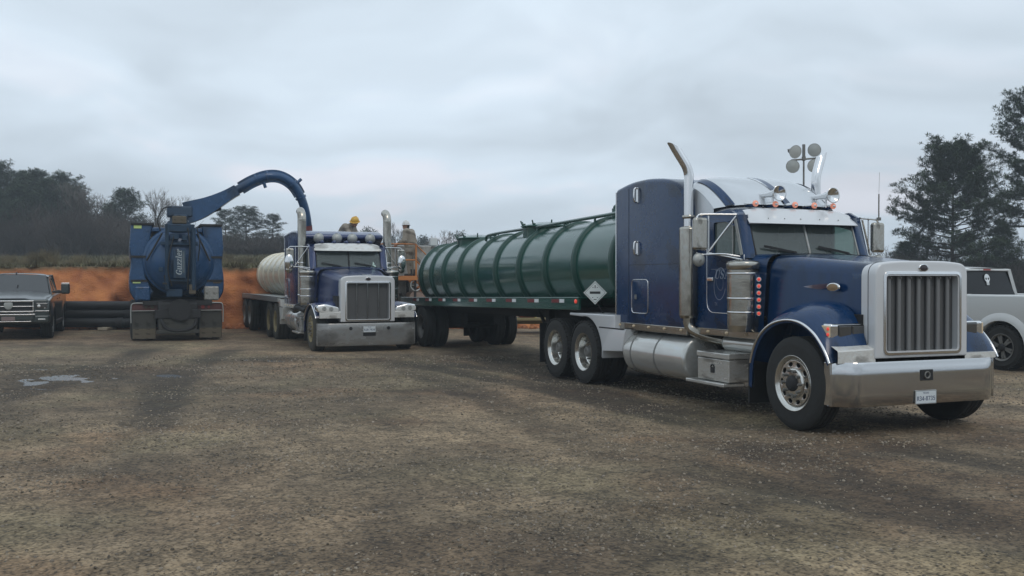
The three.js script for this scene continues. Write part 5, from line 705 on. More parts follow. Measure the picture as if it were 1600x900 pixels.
  const sweep = (u0, u1, rad, n, sides) => { const rows = []; for (let i = 0; i <= n; i++) { const u = mix(u0, u1, i / n), c = cv.getPointAt(u), d = cv.getTangentAt(u), side = V3(0, 1, 0).cross(d).normalize(), up = d.clone().cross(side).normalize(), [rw, rh] = rad(u), row = []; for (let k = 0; k <= sides; k++) { const a = k / sides * 6.2832 + Math.PI / 4, ca = Math.cos(a), sa = Math.sin(a), q = sides < 8 ? 1.414 : 1; const v = c.clone().addScaledVector(side, ca * rw * q).addScaledVector(up, sa * rh * q); row.push([v.x, v.y, v.z]); } rows.push(row); } return loft(rows, false, sides < 8 ? 0.5 : 0.9); };
  mk('arm', [sweep(0.02, 0.32, (u) => [0.14, mix(0.3, 0.15, sm(0.02, 0.3, u))], 10, 4)], M.vacblue, b); mk('tube', sweep(0.3, 1, (u) => [0.128, 0.128], 60, 18), M.vacblue, b); mk('tip', sweep(0.9, 1, (u) => [0.137, 0.137], 8, 18), mat(0.14, 0.03, 0.03, 0.6), b);
  const rib = sweep(0.34, 0.72, (u) => [0.025, 0.18], 30, 4); mk('rib', rib, M.vacblue, b);
  for (const u of [0.44, 0.5, 0.645, 0.735]) { const c = cv.getPointAt(u), d = cv.getTangentAt(u); mk('flange', new THREE.CylinderGeometry(0.16, 0.16, 0.05, 20).applyQuaternion(new THREE.Quaternion().setFromUnitVectors(V3(0, 1, 0), d)).translate(c.x, c.y, c.z), M.vacblue, b); }
  for (const u of [0.47, 0.66]) { const c = cv.getPointAt(u), d = cv.getTangentAt(u), up = d.clone().cross(V3(0, 1, 0).cross(d).normalize()).normalize(); const s = u > 0.6 ? 1 : -1; mk('lug', rod(c.toArray(), c.clone().addScaledVector(up, s * 0.3).toArray(), 0.045), M.vacblue, b); }
  const c0 = cv.getPointAt(0.05), c1 = cv.getPointAt(0.22); mk('cylinder', rod([0.5, 3.35, 0.2], [c1.x, c1.y - 0.26, c1.z], 0.05), M.dark, b);
}

// ------------------------------------------------------------------ pickups
function pickup(t, o) {
  const P = o.paint, W = 0.99;
  // body side profile (x forward from the rear axle at 0, front axle at o.wb)
  const wb = o.wb, L0 = -1.15, L1 = wb + 0.95, arch = (cx, r, a0, a1) => { const q = []; for (let i = 0; i <= 12; i++) { const a = mix(a0, a1, i / 12); q.push([cx + r * Math.cos(a), 0.42 + r * Math.sin(a)]); } return q; };
  const cabB = 1.0, cabF = wb - 0.55;
  for (const s of [1, -1]) {
    const z0 = s > 0 ? W - 0.16 : -W, z1 = s > 0 ? W : -W + 0.16;
    mk('body_side', ext([[L0, 0.62], ...arch(0, 0.5, Math.PI - 0.25, 0.25), [0.6, 0.5], [wb - 0.6, 0.5], ...arch(wb, 0.5, Math.PI - 0.2, 0.2), [wb + 0.56, 0.62], [L1 - 0.02, 0.72], [L1, 1.0], [L1 - 0.05, 1.14], [wb + 0.3, 1.22], [cabF, 1.27], [cabB, 1.32], [cabB, 1.4], [L0 + 0.03, 1.4], [L0, 1.35]], z0, z1, 0.045), P, t);
    for (const cx of [0, wb]) { const rows = []; for (let i = 0; i <= 20; i++) { const a = mix(Math.PI + 0.05, -0.05, i / 20), row = []; for (let k = 0; k <= 5; k++) { const v = k / 5; row.push([cx + (0.5 + 0.17 * v) * Math.cos(a), 0.42 + (0.5 + 0.17 * v) * Math.sin(a), s * (W - 0.01 + 0.045 * Math.sin((1 - v) * Math.PI / 2))]); } rows.push(row); } mk('wheel_arch', loft(rows, false, 0.9), P, t); }
    mk('sill', rbox(0.6, wb - 0.6, 0.36, 0.5, Math.min(s * 0.8, s * 1.02), Math.max(s * 0.8, s * 1.02), 0.03), M.black, t);
    const side = roundPoly([[cabB + 0.28, 1.36], [cabF - 0.12, 1.31], [cabF - 0.72, 1.75], [cabB + 0.3, 1.78]], 0.05, 4), mid = (cabB + cabF) / 2 - 0.12;
    const holes = [roundPoly([[cabB + 0.24, 1.4], [mid - 0.04, 1.38], [mid - 0.04, 1.78], [cabB + 0.2, 1.79]], 0.06, 3), roundPoly([[mid + 0.04, 1.38], [cabF - 0.22, 1.36], [cabF - 0.7, 1.76], [mid + 0.04, 1.78]], 0.05, 3)];
    const zz = (y) => s * (W - 0.1 - (y - 1.3) * 0.28); const lean = (g) => { const p = g.attributes.position; for (let i = 0; i < p.count; i++) p.setZ(i, p.getZ(i) + zz(p.getY(i))); g.computeVertexNormals(); return g; };
    mk('cab_side', lean(ext([[cabB, 1.28], [cabF, 1.25], [cabF - 0.72, 1.83], [cabB + 0.08, 1.87]], -0.02, 0.02, 0, holes)), P, t); for (const h of holes) mk('side_window', lean(ext(h, -0.008, 0.0)), M.glass, t);
    for (let i = 0; i < 2; i++) mk('door_handle', rbox([cabB + 0.3, mid + 0.2][i], [cabB + 0.5, mid + 0.4][i], 1.14, 1.17, s > 0 ? W : -W - 0.02, s > 0 ? W + 0.02 : -W, 0.008), P, t);
    const m = grp('mirror', t); mk('shell', rbox(cabF - 0.3, cabF - 0.16, 1.3, 1.62, Math.min(s * 1.13, s * 1.36), Math.max(s * 1.13, s * 1.36), 0.05, 3), P, m); mk('arm', rbox(cabF - 0.27, cabF - 0.19, 1.34, 1.4, Math.min(s * 0.9, s * 1.15), Math.max(s * 0.9, s * 1.15), 0.02), M.black, m); mk('cap', rbox(cabF - 0.28, cabF - 0.18, 1.61, 1.645, Math.min(s * 1.14, s * 1.35), Math.max(s * 1.14, s * 1.35), 0.012), M.chrome, m);
  }
  // hood, bed, roof, glass
  const hoodRows = []; for (let i = 0; i <= 10; i++) { const u = i / 10, row = []; for (let k = 0; k <= 20; k++) { const v = k / 20 * 2 - 1, e = Math.pow(Math.abs(v), 6), bulge = 0.03 * sm(0.55, 0.4, Math.abs(v)); row.push([mix(cabF + 0.05, L1 - 0.07 - 0.1 * v * v, u), mix(1.36, 1.24, u) - 0.07 * u * u * u + bulge - 0.09 * e, v * (W - 0.05)]); } hoodRows.push(row); }
  mk('hood', loft(hoodRows, false, 0.8), P, t);
  mk('roof', (() => { const r = []; for (let i = 0; i <= 8; i++) { const u = i / 8, row = []; for (let k = 0; k <= 16; k++) { const v = k / 16 * 2 - 1, e = Math.pow(Math.abs(v), 5); row.push([mix(cabB + 0.06, cabF - 0.66, u), 1.9 + 0.035 * Math.sin(u * Math.PI) - 0.07 * e + 0.015 * (1 - v * v), v * 0.765]); } r.push(row); } return loft(r, false, 0.9); })(), P, t);
  mk('windshield', loft([[[cabF + 0.06, 1.29, -0.86], [cabF + 0.14, 1.3, 0], [cabF + 0.06, 1.29, 0.86]], [[cabF - 0.66, 1.88, -0.71], [cabF - 0.6, 1.905, 0], [cabF - 0.66, 1.88, 0.71]]], false, 0), o.front ? M.tint : M.glass, t);
  const rg = mk('rear_window', loft([[[cabB + 0.0, 1.38, -0.8], [cabB - 0.02, 1.38, 0.8]], [[cabB + 0.1, 1.855, -0.71], [cabB + 0.1, 1.855, 0.71]]], false, 0), M.darkGlass, t);
  mk('cab_back', [box(cabB, cabB + 0.05, 0.6, 1.4, -0.92, 0.92)], P, t); for (const s of [1, -1]) mk('rear_pillar', plate([cabB + 0.0, 1.36, s * 0.84], [cabB + 0.09, 1.89, s * 0.735], 0.06, 0.09), P, t);
  mk('roof_edge', rbox(cabB + 0.05, cabB + 0.13, 1.85, 1.9, -0.73, 0.73, 0.02), P, t); const br = mk('brake_lamp', rbox(cabB + 0.035, cabB + 0.055, 1.862, 1.895, -0.1, 0.12, 0.005, 1), M.red, t); mk('lens', rbox(cabB + 0.03, cabB + 0.054, 1.864, 1.893, -0.22, -0.105, 0.005, 1), M.white, br); mk('lens', rbox(cabB + 0.03, cabB + 0.054, 1.864, 1.893, 0.125, 0.24, 0.005, 1), M.white, br);
  mk('bed', [box(L0 + 0.05, cabB, 0.86, 0.9, -0.85, 0.85)], M.black, t); mk('tailgate', rbox(L0 - 0.02, L0 + 0.05, 0.78, 1.38, -0.84, 0.84, 0.03), P, t); mk('rear_bumper', rbox(L0 - 0.2, L0 + 0.05, 0.5, 0.68, -0.97, 0.97, 0.05), M.chrome, t);
  mk('underbody', [box(L0 + 0.1, L1 - 0.25, 0.45, 0.62, -0.8, 0.8), cylZ(0.07, -0.8, 0.8, 0, 0.42), cylZ(0.06, -0.8, 0.8, wb, 0.42), box(cabF - 0.1, L1 - 0.2, 0.6, 1.1, -0.7, 0.7)], M.black, t);
  mk('interior', [rbox(cabF - 0.35, cabF + 0.02, 1.05, 1.3, -0.8, 0.8, 0.04), ...[0.4, -0.4].map((z) => rbox(cabF - 1.15, cabF - 1.0, 1.0, 1.68, z - 0.24, z + 0.24, 0.06)), box(cabB + 0.05, cabF, 0.7, 0.74, -0.85, 0.85)], M.cabin, t);
  for (const x of [0, wb]) for (const s of [1, -1]) wheel(t, x, s, W - 0.01, { R: 0.42, rim: 0.25, w: 0.28, kind: 'car', treads: 36, rimMat: o.rimMat, hubMat: M.dark, tyreMat: M.tyre, spin: x + 0.2 });
  return { L0, L1, cabB, cabF, W };
}
M.tint = mat(0.03, 0.032, 0.033, 0.12, 0, { clearcoat: 0.5, clearcoatRoughness: 0.04 });
const ram = thing('pickup_truck', 'dark grey pickup with chrome grille bars facing the camera at the left edge', 'pickup', [-14.47 - 3.57 * 0.358, 0, -27.65 - 3.57 * 0.934], R(-69));
{
  const d = pickup(ram, { paint: M.slate, wb: 3.57, front: true, rimMat: M.galv }), x = d.L1; ram.scale.set(1.05, 0.965, 1.05); ram.position.x += 0.12;
  mk('front_fascia', [rbox(x - 0.2, x - 0.02, 0.62, 1.17, -0.95, 0.95, 0.06, 3)], M.slate, ram);
  const g = grp('grille', ram); mk('recess', rbox(x - 0.06, x + 0.0, 0.72, 1.13, -0.56, 0.56, 0.03), M.black, g);
  for (const [y, h] of [[1.12, 0.045], [0.97, 0.03], [0.82, 0.04]]) mk('grille_bar', rbox(x - 0.02, x + 0.045, y - h / 2, y + h / 2, -0.6, 0.6, 0.012), M.chrome, g); for (const s of [1, -1]) mk('grille_edge', rbox(x - 0.03, x + 0.03, 0.82, 1.13, s * 0.585 - 0.02, s * 0.585 + 0.02, 0.012), M.chrome, g);
  mk('emblem', ext(roundPoly([[-0.1, 0.1], [0.1, 0.1], [0.11, 0.0], [0.05, -0.1], [-0.05, -0.1], [-0.11, 0.0]], 0.04, 4), 0, 0.03, 0.008).rotateY(Math.PI / 2).translate(x + 0.03, 0.985, 0), M.galv, g);
  mk('front_bumper', [rbox(x - 0.12, x + 0.1, 0.56, 0.74, -0.62, 0.62, 0.04, 3), rbox(x - 0.3, x + 0.06, 0.48, 0.72, -0.98, 0.98, 0.06, 3)], M.slate, ram); mk('bumper_bar', [rbox(x + 0.08, x + 0.12, 0.715, 0.755, -0.64, 0.64, 0.012), rbox(x + 0.06, x + 0.11, 0.52, 0.55, -0.55, 0.55, 0.01)], M.chrome, ram);
  for (const s of [1, -1]) { const h = grp('headlight', ram); mk('lens', rbox(x - 0.22, x + 0.0, 0.9, 1.08, Math.min(s * 0.63, s * 0.95), Math.max(s * 0.63, s * 0.95), 0.04, 3), M.lensDark, h); mk('reflector', [ball(0.045, x - 0.01, 0.98, s * 0.72, 0.5, 1, 1), ball(0.04, x - 0.02, 0.94, s * 0.86, 0.5, 1, 1)], M.lens, h); mk('trim', rbox(x - 0.15, x + 0.01, 0.82, 0.845, Math.min(s * 0.62, s * 0.97), Math.max(s * 0.62, s * 0.97), 0.01), M.chrome, h); mk('fog_lamp', rbox(x + 0.03, x + 0.075, 0.58, 0.615, Math.min(s * 0.7, s * 0.88), Math.max(s * 0.7, s * 0.88), 0.012), M.lens, h); }
  mk('license_plate', rbox(x + 0.1, x + 0.115, 0.56, 0.68, -0.16, 0.16, 0.01), mat(0.2, 0.15, 0.145, 0.5), ram); mk('antenna', rod([d.cabF - 0.2, 1.9, -0.0], [d.cabF - 0.3, 1.96, 0], 0.02), M.black, ram);
}
const wp = thing('pickup_truck', 'white pickup with off road tyres seen from behind at the right edge', 'pickup', [9.97, 0, -18.29], R(117));
{
  const d = pickup(wp, { paint: M.white, wb: 3.68, rimMat: M.steel });
  const f = mk('bed_decal', new THREE.PlaneGeometry(0.42, 0.12), decalMat(256, 74, (x, W, H) => { x.clearRect(0, 0, W, H); x.font = 'italic bold 76px sans-serif'; x.fillStyle = '#5b2028'; x.fillText('F', 4, 64); x.fillStyle = '#2e2f33'; x.fillText('X4', 66, 64); x.font = 'bold 12px sans-serif'; }), wp); f.position.set(-0.66, 1.26, -d.W - 0.004); f.rotation.y = Math.PI;
  const k = mk('window_sticker', new THREE.PlaneGeometry(0.2, 0.3), decalMat(128, 192, (x, W, H) => { x.clearRect(0, 0, W, H); x.fillStyle = 'rgba(225,230,232,0.95)'; x.beginPath(); x.ellipse(64, 62, 50, 54, 0, 0, 6.3); x.fill(); x.fillRect(40, 96, 48, 56); x.globalCompositeOperation = 'destination-out'; x.beginPath(); x.ellipse(42, 70, 14, 16, 0, 0, 6.3); x.ellipse(86, 70, 14, 16, 0, 0, 6.3); x.fill(); x.fillRect(60, 118, 4, 34); x.fillRect(50, 122, 3, 30); x.fillRect(74, 122, 3, 30); }), wp); k.position.set(d.cabB + 0.03, 1.66, 0.02); k.rotation.set(0, -Math.PI / 2, 0); k.rotateX(-0.2);
}

// ------------------------------------------------------------------ light tower, grey tank with steps, pump trailer, black pipes
const lt = thing('light_tower', 'unlit four lamp light tower on a slim mast behind the dark blue truck', 'light tower', [8.5, 0, -28]);
{
  mk('mast', [cylY(0.06, 0.06, 0.6, 2.6, 0, 0, 12), cylY(0.045, 0.045, 2.6, 4.3, 0, 0, 12), cylY(0.026, 0.026, 4.3, 5.5, 0, 0, 10), rbox(-0.05, 0.05, 5.15, 5.27, -0.05, 0.05, 0.01), cylY(0.045, 0.045, 5.25, 5.62, 0, 0, 10)], M.steel, lt);
  mk('crossbar', [rod([-0.36, 5.16, 0], [0.36, 5.22, 0], 0.026), tube([[-0.36, 5.16, 0], [-0.42, 5.0, 0.03], [-0.3, 4.96, 0.05]], 0.014, 10, 6), tube([[0.36, 5.22, 0], [0.42, 5.05, 0.03], [0.32, 4.98, 0.05]], 0.014, 10, 6)], M.steel, lt);
  for (const [x, y, tl] of [[-0.28, 5.4, 0.25], [0.3, 5.45, -0.15], [-0.33, 4.98, -0.1], [0.27, 5.0, 0.12]]) { const l = grp('lamp', lt); l.position.set(x, y, 0.06); l.rotation.set(0.25, tl * 2 - 0.25, tl); mk('reflector', latheZ([[0.06, -0.2], [0.09, -0.16], [0.15, -0.06], [0.19, 0.03], [0.195, 0.04], [0.185, 0.042], [0.14, -0.05], [0.05, -0.15], [0, -0.155]], 28), M.galv, l); mk('lens', latheZ([[0.185, 0.036], [0.1, 0.055], [0, 0.062]], 28), mat(0.5, 0.52, 0.5, 0.25), l); mk('ballast', rbox(-0.05, 0.05, -0.05, 0.05, -0.32, -0.19, 0.01), M.steel, l); }
  mk('trailer', [rbox(-0.7, 0.7, 0.5, 1.3, -0.5, 0.5, 0.05), box(-0.75, 0.75, 0.42, 0.5, -0.55, 0.55)], M.white, lt); for (const s of [1, -1]) { const w = wheel(lt, s * 0.78, 1, 0.1, { R: 0.32, rim: 0.19, w: 0.18, kind: 'deep', rimMat: M.galv, hubMat: M.dark }); w.rotation.y = s * Math.PI / 2; w.position.z = 0; }
}
const gk = thing('mud_tank', 'grey steel tank with orange steps behind the rear of the green trailer', 'steel tank', [-3.3, 0, -31.2], R(-68));
{
  mk('shell', [rbox(-5.5, -0.1, 0.55, 2.8, -0.82, 0.82, 0.05)], M.greySteel, gk);
  for (let x = -5; x < -0.2; x += 0.8) for (const s of [1, -1]) mk('stiffener', box(x - 0.04, x + 0.04, 0.6, 2.74, s > 0 ? 0.82 : -0.88, s > 0 ? 0.88 : -0.82), M.greySteel, gk);
  mk('end_rib', [box(-0.1, -0.05, 0.6, 0.7, -0.8, 0.8), box(-0.1, -0.05, 1.6, 1.68, -0.8, 0.8), box(-0.1, -0.03, 0.6, 2.78, -0.82, -0.74), box(-0.1, -0.03, 0.6, 2.78, 0.74, 0.82), plate([-0.06, 2.72, 0.1], [-0.06, 1.9, -0.72], 0.07, 0.05)], M.steel, gk);
  mk('skid', [box(-5.6, 0.6, 0.12, 0.55, 0.5, 0.75), box(-5.6, 0.6, 0.12, 0.55, -0.75, -0.5), box(-5.6, 0.6, 0.0, 0.12, -0.95, 0.95)], M.dark, gk);
  const p = grp('pump', gk); mk('casing', [cylX(0.2, 0.15, 0.9, 1.1, 0.05, 24), cylX(0.24, 0.86, 0.94, 1.1, 0.05, 24)], mat(0.3, 0.22, 0.19, 0.7, 0, { map: dirt }), p); mk('valve', [new THREE.TorusGeometry(0.17, 0.03, 8, 24).rotateY(Math.PI / 2).translate(0.95, 1.5, 0.1), rod([0.3, 1.5, 0.1], [0.95, 1.5, 0.1], 0.07), rod([0.95, 1.5, -0.06], [0.95, 1.5, 0.26], 0.014), rod([0.95, 1.34, 0.1], [0.95, 1.66, 0.1], 0.014)], M.galv, p); mk('pipe', tube([[-0.1, 1.2, 0.3], [0.2, 1.2, 0.3], [0.45, 1.0, 0.3], [0.5, 0.6, 0.3]], 0.06, 16, 10), M.steel, p);
}
const st = thing('access_stairs', 'orange steel steps and landing with railing at the grey tank', 'steps', [-3.69, 0, -31.04], R(-68));
{
  mk('landing', [rbox(0.02, 1.0, 1.74, 1.79, -0.35, 0.75, 0.008), rbox(0.98, 1.02, 1.66, 1.8, -0.35, 0.75, 0.008)], M.orange, st);
  for (const x of [0.1, 0.92]) mk('stringer', plate([x, 1.72, -0.35], [x, 1.02, -0.98], 0.16, 0.04), M.orange, st);
  for (let i = 0; i < 4; i++) mk('tread', rbox(0.1, 0.92, 1.56 - i * 0.17, 1.59 - i * 0.17, -0.62 - i * 0.15, -0.4 - i * 0.15, 0.006, 1), M.orange, st);
  for (const [x, z, h] of [[0.96, -0.33, 2.8], [0.96, 0.72, 2.8], [0.06, 0.72, 2.8]]) mk('post', box(x - 0.02, x + 0.02, 1.79, h, z - 0.025, z + 0.025), M.orange, st); for (const [x, z] of [[0.08, -0.3], [0.94, -0.3], [0.94, 0.7], [0.08, 0.7]]) mk('leg', box(x - 0.035, x + 0.035, 0, 1.74, z - 0.035, z + 0.035), M.dark, st);
  mk('handrail', [rod([0.96, 2.8, -0.33], [0.96, 2.8, 0.75], 0.017), rod([0.96, 2.8, 0.72], [0.06, 2.8, 0.72], 0.017), rod([0.96, 2.3, 0.1], [0.96, 2.3, -0.35], 0.02), rod([0.96, 2.28, -0.33], [0.96, 1.7, -0.92], 0.024), rod([0.96, 2.78, -0.33], [0.96, 2.2, -0.95], 0.02)], M.orange, st);
}
const pt = thing('pump_trailer', 'low equipment trailer with red engine and grey drum under the green tank', 'pump trailer', [0.75, 0, -30.2], R(4));
{
  mk('bed', [rbox(-1.9, 1.7, 0.42, 0.5, -0.7, 0.7, 0.01), rbox(-1.2, 1.6, 0.3, 0.42, 0.3, 0.4, 0.01), rbox(-2.2, -1.2, 0.36, 0.42, -0.05, 0.05, 0.01)], M.ochre, pt);
  mk('engine', [rbox(-0.55, 0.0, 0.5, 0.95, -0.35, 0.4, 0.05)], mat(0.25, 0.06, 0.035, 0.6, 0, { map: dirt }), pt); mk('drum', [cylY(0.32, 0.32, 0.5, 0.98, 0.55, 0.1, 28), latheY([[0.32, 0.66], [0.335, 0.67], [0.335, 0.69], [0.32, 0.7]], 28).translate(0.55, 0, 0.1)], M.galv, pt); mk('pipe', [cylX(0.08, -0.75, 1.5, 1.08, 0.35, 16)], M.steel, pt); mk('post', [cylY(0.03, 0.03, 0.5, 1.45, -0.05, 0.45, 8)], mat(0.5, 0.4, 0.1, 0.6), pt); mk('fender', rbox(0.7, 1.45, 1.16, 1.24, 0.2, 0.6, 0.03), M.galv, pt); mk('front_box', rbox(-1.2, -0.7, 0.5, 1.2, -0.4, 0.4, 0.04), M.violet, pt);
  for (const s of [1, -1]) wheel(pt, 1.05, s, 0.75, { R: 0.33, rim: 0.2, w: 0.2, kind: 'deep', rimMat: M.galv, hubMat: M.dark });
}
// long black pipes stacked at the foot of the bank, on timbers
[[0.13, 0, 'bottom front black pipe of the row at the foot of the clay bank'], [0.13, -0.34, 'bottom rear black pipe of the row at the foot of the clay bank'], [0.43, -0.17, 'second layer black pipe in the row below the clay bank'], [0.7, -0.17, 'topmost black pipe of the row at the foot of the clay bank']].forEach(([y, z, l], i) => {
  const p = thing('black_pipe', l, 'pipe', [-14.4 + i * 0.13, y + 0.1, -32.3 + z], R(1), 'black pipes at the foot of the bank'); mk('wall', latheX([[0.155, -2.9], [0.155, 2.9], [0.13, 2.9], [0.13, -2.9], [0.155, -2.9]], 20), M.black, p); mk('collar', [latheX([[0.156, -0.1], [0.175, -0.08], [0.175, 0.08], [0.156, 0.1]], 20).translate(1.2, 0, 0)], M.dark, p);
});
for (const [x, l] of [[-15.4, 'pale timber under the black pipes beside the dark pickup'], [-13.6, 'pale timber under the black pipes beside the vacuum truck']]) tag(mk('timber', rbox(x - 0.16, x + 0.16, 0, 0.09, -32.95, -31.85, 0.01), mat(0.4, 0.36, 0.3, 0.9, 0, { map: dirt })), l, 'timber', 'timbers under the pipes');

// ------------------------------------------------------------------ the two workers
function capsules(list, cell, pad = 0.05) { // one smooth skin round tapered bones [a, b, ra, rb, k]
  const bb = new THREE.Box3(); for (const [a, b, ra, rb] of list) { const r = Math.max(ra, rb) + pad; for (const p of [a, b]) { bb.expandByPoint(V3(p[0] - r, p[1] - r, p[2] - r)); bb.expandByPoint(V3(p[0] + r, p[1] + r, p[2] + r)); } }
  const c = bb.getCenter(V3()), s = bb.getSize(V3()), half = Math.max(s.x, s.y, s.z) / 2, n = Math.ceil(2 * half / cell) + 4, mc = new MarchingCubes(n, new THREE.MeshBasicMaterial(), false, false, 120000); mc.isolation = 0;
  const bones = list.map(([a, b, ra, rb]) => { const d = [b[0] - a[0], b[1] - a[1], b[2] - a[2]]; return [a, d, d[0] * d[0] + d[1] * d[1] + d[2] * d[2] + 1e-9, ra, rb, Math.max(ra, rb)]; }), K = 0.022;
  for (let z = 0; z < n; z++) for (let y = 0; y < n; y++) for (let x = 0; x < n; x++) {
    const px = c.x + (x / n * 2 - 1) * half * n / (n - 4), py = c.y + (y / n * 2 - 1) * half * n / (n - 4), pz = c.z + (z / n * 2 - 1) * half * n / (n - 4); let acc = 0, m = 1e9; const ds = [];
    for (const [a, d, l2, ra, rb] of bones) { const ux = px - a[0], uy = py - a[1], uz = pz - a[2], t = Math.max(0, Math.min(1, (ux * d[0] + uy * d[1] + uz * d[2]) / l2)), e = Math.hypot(ux - d[0] * t, uy - d[1] * t, uz - d[2] * t) - (ra + (rb - ra) * t); ds.push(e); if (e < m) m = e; }
    for (const e of ds) if (e - m < 6 * K) acc += Math.exp(-(e - m) / K); mc.field[x + y * n + z * n * n] = -(m - K * Math.log(acc) * 0.6);
  }
  mc.update(); const cnt = mc.count, pos = new Float32Array(mc.positionArray.subarray(0, cnt * 3)), f = half * n / (n - 4); for (let i = 0; i < cnt; i++) { pos[3 * i] = c.x + pos[3 * i] * f; pos[3 * i + 1] = c.y + pos[3 * i + 1] * f; pos[3 * i + 2] = c.z + pos[3 * i + 2] * f; }
  let g = new THREE.BufferGeometry(); g.setAttribute('position', new THREE.BufferAttribute(pos, 3)); g = mergeVertices(g, 1e-4); g.computeVertexNormals(); return g;
}
function handBones(w, d, up, s) { // w wrist point, d forward, up back of the hand, s thumb side sign
  const D = V3(...d).normalize(), U = V3(...up).normalize(), S = D.clone().cross(U).normalize().multiplyScalar(s), P = (f, a, u) => V3(...w).addScaledVector(D, f).addScaledVector(S, a).addScaledVector(U, u).toArray(), L = [];
  L.push([w, P(0.05, 0, 0), 0.026, 0.03], [P(0.04, 0.02, 0), P(0.09, 0.025, 0), 0.02, 0.014], [P(0.04, -0.02, 0), P(0.085, -0.026, 0), 0.02, 0.013]);
  [[0.03, 0.07], [0.01, 0.08], [-0.011, 0.074], [-0.031, 0.056]].forEach(([a, l]) => { L.push([P(0.09, a, 0), P(0.09 + l * 0.45, a * 1.1, -0.008), 0.0095, 0.009], [P(0.09 + l * 0.45, a * 1.1, -0.008), P(0.09 + l * 0.75, a * 1.12, -0.03), 0.009, 0.008], [P(0.09 + l * 0.75, a * 1.12, -0.03), P(0.09 + l * 0.82, a * 1.12, -0.05), 0.008, 0.007]); });
  L.push([P(0.02, 0.025, -0.005), P(0.055, 0.052, -0.02), 0.014, 0.011], [P(0.055, 0.052, -0.02), P(0.085, 0.05, -0.04), 0.01, 0.008]); return L;
}
const skin = mat(0.36, 0.2, 0.14, 0.6), khaki = mat(0.28, 0.255, 0.225, 0.95, 0, { bumpMap: rep(cast, 3), bumpScale: 0.006, map: rep(dirt, 3) }), trousers = mat(0.2, 0.185, 0.16, 0.95, 0, { map: rep(dirt, 3) }), hair = mat(0.03, 0.022, 0.016, 0.9);
function person(label, pos, turn, j, hat, hatTone) { // j: joints in the person's frame (x forward, y up, z right)
  const t = thing('person', label, 'person', pos, turn), B = [];
  const neck = j.neck, hd = j.head, hv = V3(hd[0] - neck[0], hd[1] - neck[1], hd[2] - neck[2]).normalize();
  const sideOf = (s) => s > 0 ? 'R' : 'L';
  B.push([j.pelvis, j.chest, 0.14, 0.155], [j.chest, neck, 0.15, 0.065], [neck, hd, 0.055, 0.058]);
  for (const s of [1, -1]) { const q = sideOf(s); B.push([j.chest, j['sh' + q], 0.12, 0.075], [j['sh' + q], j['el' + q], 0.058, 0.043], [j['el' + q], j['wr' + q], 0.042, 0.028], [j.pelvis, j['hip' + q], 0.12, 0.1], [j['hip' + q], j['kn' + q], 0.088, 0.058], [j['kn' + q], j['an' + q], 0.056, 0.038]); }
  // head: skull, jaw, nose, brow and ears
  const f = V3(...j.face).normalize(), r = V3(0, 1, 0).cross(f).normalize().negate(), u = r.clone().cross(f).normalize(), HP = (a, b, c) => V3(...hd).addScaledVector(f, a).addScaledVector(u, b).addScaledVector(r, c).toArray();
  const head = [[HP(-0.015, 0.09, 0), HP(0.02, 0.09, 0), 0.088, 0.082], [HP(0.03, 0.02, 0), HP(0.06, -0.01, 0), 0.062, 0.04], [HP(0.095, 0.055, 0), HP(0.112, 0.03, 0), 0.01, 0.015], [HP(0.082, 0.082, -0.03), HP(0.082, 0.082, 0.03), 0.018, 0.018], [HP(0.085, -0.005, -0.016), HP(0.085, -0.005, 0.016), 0.011, 0.011], ...[1, -1].map((s) => [HP(-0.01, 0.075, s * 0.085), HP(-0.005, 0.035, s * 0.08), 0.017, 0.011]), [neck, hd, 0.055, 0.058]];
  const parts = [capsules(B, 0.015), capsules(head, 0.0065)]; for (const s of [1, -1]) { const q = sideOf(s), w = j['wr' + q], e = j['el' + q]; parts.push(capsules(handBones(w, [w[0] - e[0], w[1] - e[1], w[2] - e[2]], j.handUp ?? [0, 1, 0.2 * s], s), 0.0045, 0.02)); }
  mk('body', parts, skin, t);
  mk('eye', [1, -1].map((s) => ball(0.011, ...HP(0.083, 0.062, s * 0.031), 1, 1, 1, 8)), M.black, t);
  const J = [[j.pelvis, j.chest, 0.19, 0.2], [j.chest, neck, 0.19, 0.085]]; for (const s of [1, -1]) { const q = sideOf(s), w = j['wr' + q], e = j['el' + q]; J.push([j.chest, j['sh' + q], 0.16, 0.115], [j['sh' + q], e, 0.098, 0.08], [e, [mix(e[0], w[0], 0.93), mix(e[1], w[1], 0.93), mix(e[2], w[2], 0.93)], 0.078, 0.055], [j.pelvis, [mix(j['hip' + q][0], j['kn' + q][0], 0.2), mix(j['hip' + q][1], j['kn' + q][1], 0.2), mix(j['hip' + q][2], j['kn' + q][2], 0.2)], 0.19, 0.145]); }
  mk('jacket', capsules(J, 0.02), khaki, t);
  const Tr = []; for (const s of [1, -1]) { const q = sideOf(s); Tr.push([j.pelvis, j['hip' + q], 0.15, 0.13], [j['hip' + q], j['kn' + q], 0.118, 0.085], [j['kn' + q], j['an' + q], 0.085, 0.07]); } mk('trousers', capsules(Tr, 0.02), trousers, t);
  for (const s of [1, -1]) { const a = j['an' + sideOf(s)]; mk('boot', [rbox(a[0] - 0.09, a[0] + 0.19, a[1] - 0.1, a[1] - 0.02, a[2] - 0.05, a[2] + 0.05, 0.035, 3), cylY(0.06, 0.055, a[1] - 0.05, a[1] + 0.12, a[0] - 0.02, a[2], 14)], M.black, t); }
  mk('hair', capsules([[HP(-0.03, 0.1, 0), HP(-0.05, 0.03, 0), 0.085, 0.06]], 0.012), hair, t);
  const h = grp('hard_hat', t), m4 = new THREE.Matrix4().makeBasis(r, u, f.clone()); h.position.set(...HP(0, 0.1, 0)); h.quaternion.setFromRotationMatrix(m4);
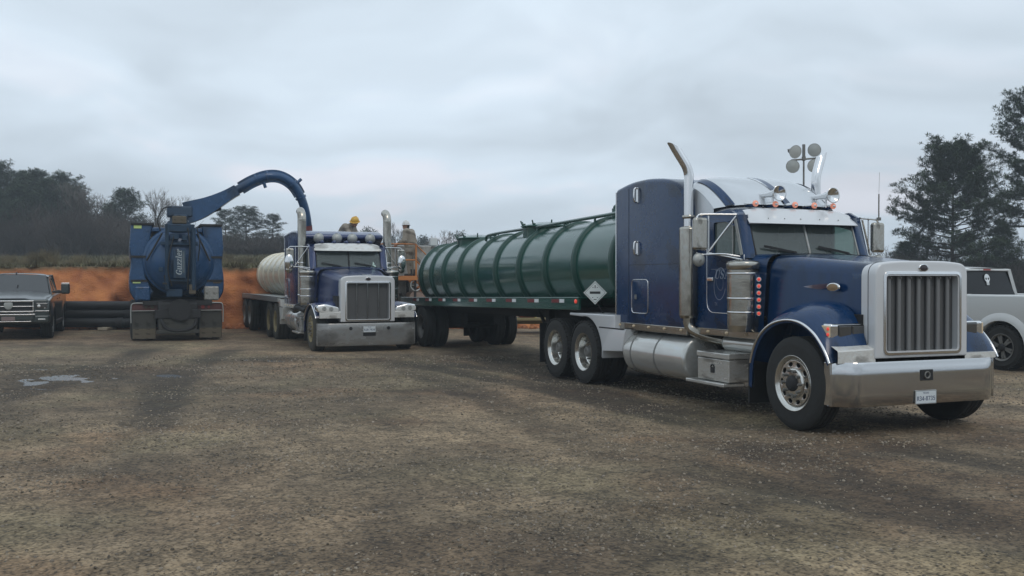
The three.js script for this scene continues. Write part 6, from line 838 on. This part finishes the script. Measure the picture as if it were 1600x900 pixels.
  mk('shell', latheY([[0.118, -0.012], [0.122, 0.0], [0.118, 0.03], [0.108, 0.075], [0.08, 0.115], [0.04, 0.135], [0, 0.14]], 28).scale(0.95, 1, 1.12), hat, h); mk('brim', latheY([[0.112, 0.004], [0.15, -0.012], [0.15, -0.02], [0.112, -0.008]], 28).scale(0.92, 1, 1.12), hatTone ?? hat, h); mk('ridge', [tube([[0, 0.05, 0.125], [0, 0.115, 0.085], [0, 0.145, 0], [0, 0.115, -0.085], [0, 0.05, -0.125]], 0.012, 16, 6)], hat, h);
  return t;
}
const stand = { pelvis: [0, 0.95, 0], chest: [0.05, 1.28, 0], neck: [0.12, 1.47, 0], head: [0.15, 1.54, 0], face: [1, -0.1, 0.1], shR: [0.06, 1.4, 0.19], elR: [-0.02, 1.13, 0.27], wrR: [0.16, 0.95, 0.25], shL: [0.08, 1.4, -0.19], elL: [0.12, 1.12, -0.26], wrL: [0.34, 1.04, -0.2], hipR: [0, 0.9, 0.1], hipL: [0, 0.9, -0.1], knR: [0.04, 0.5, 0.12], knL: [0.03, 0.5, -0.12], anR: [-0.02, 0.1, 0.13], anL: [-0.02, 0.1, -0.13] };
person('person in a khaki coat and white hard hat standing on the orange landing', [-3.22, 1.79, -30.55], R(165), stand, mat(0.6, 0.6, 0.58, 0.4), mat(0.72, 0.73, 0.73, 0.35));
const bend = { pelvis: [-0.08, 0.92, 0], chest: [0.12, 1.2, 0], neck: [0.29, 1.36, 0.02], head: [0.36, 1.4, 0.03], face: [0.8, -0.5, 0.15], shR: [0.2, 1.3, 0.19], elR: [0.36, 1.08, 0.25], wrR: [0.52, 0.9, 0.16], shL: [0.2, 1.3, -0.19], elL: [0.34, 1.08, -0.24], wrL: [0.5, 0.9, -0.14], hipR: [-0.08, 0.88, 0.1], hipL: [-0.08, 0.88, -0.1], knR: [0.04, 0.5, 0.12], knL: [0.02, 0.5, -0.12], anR: [-0.06, 0.1, 0.13], anL: [-0.06, 0.1, -0.13] };
person('person in a khaki coat and yellow hard hat bending over behind the truck cab', [-4.78, 1.84, -27.1], R(-20), bend, mat(0.62, 0.36, 0.05, 0.4));

renderer.render(scene, camera);
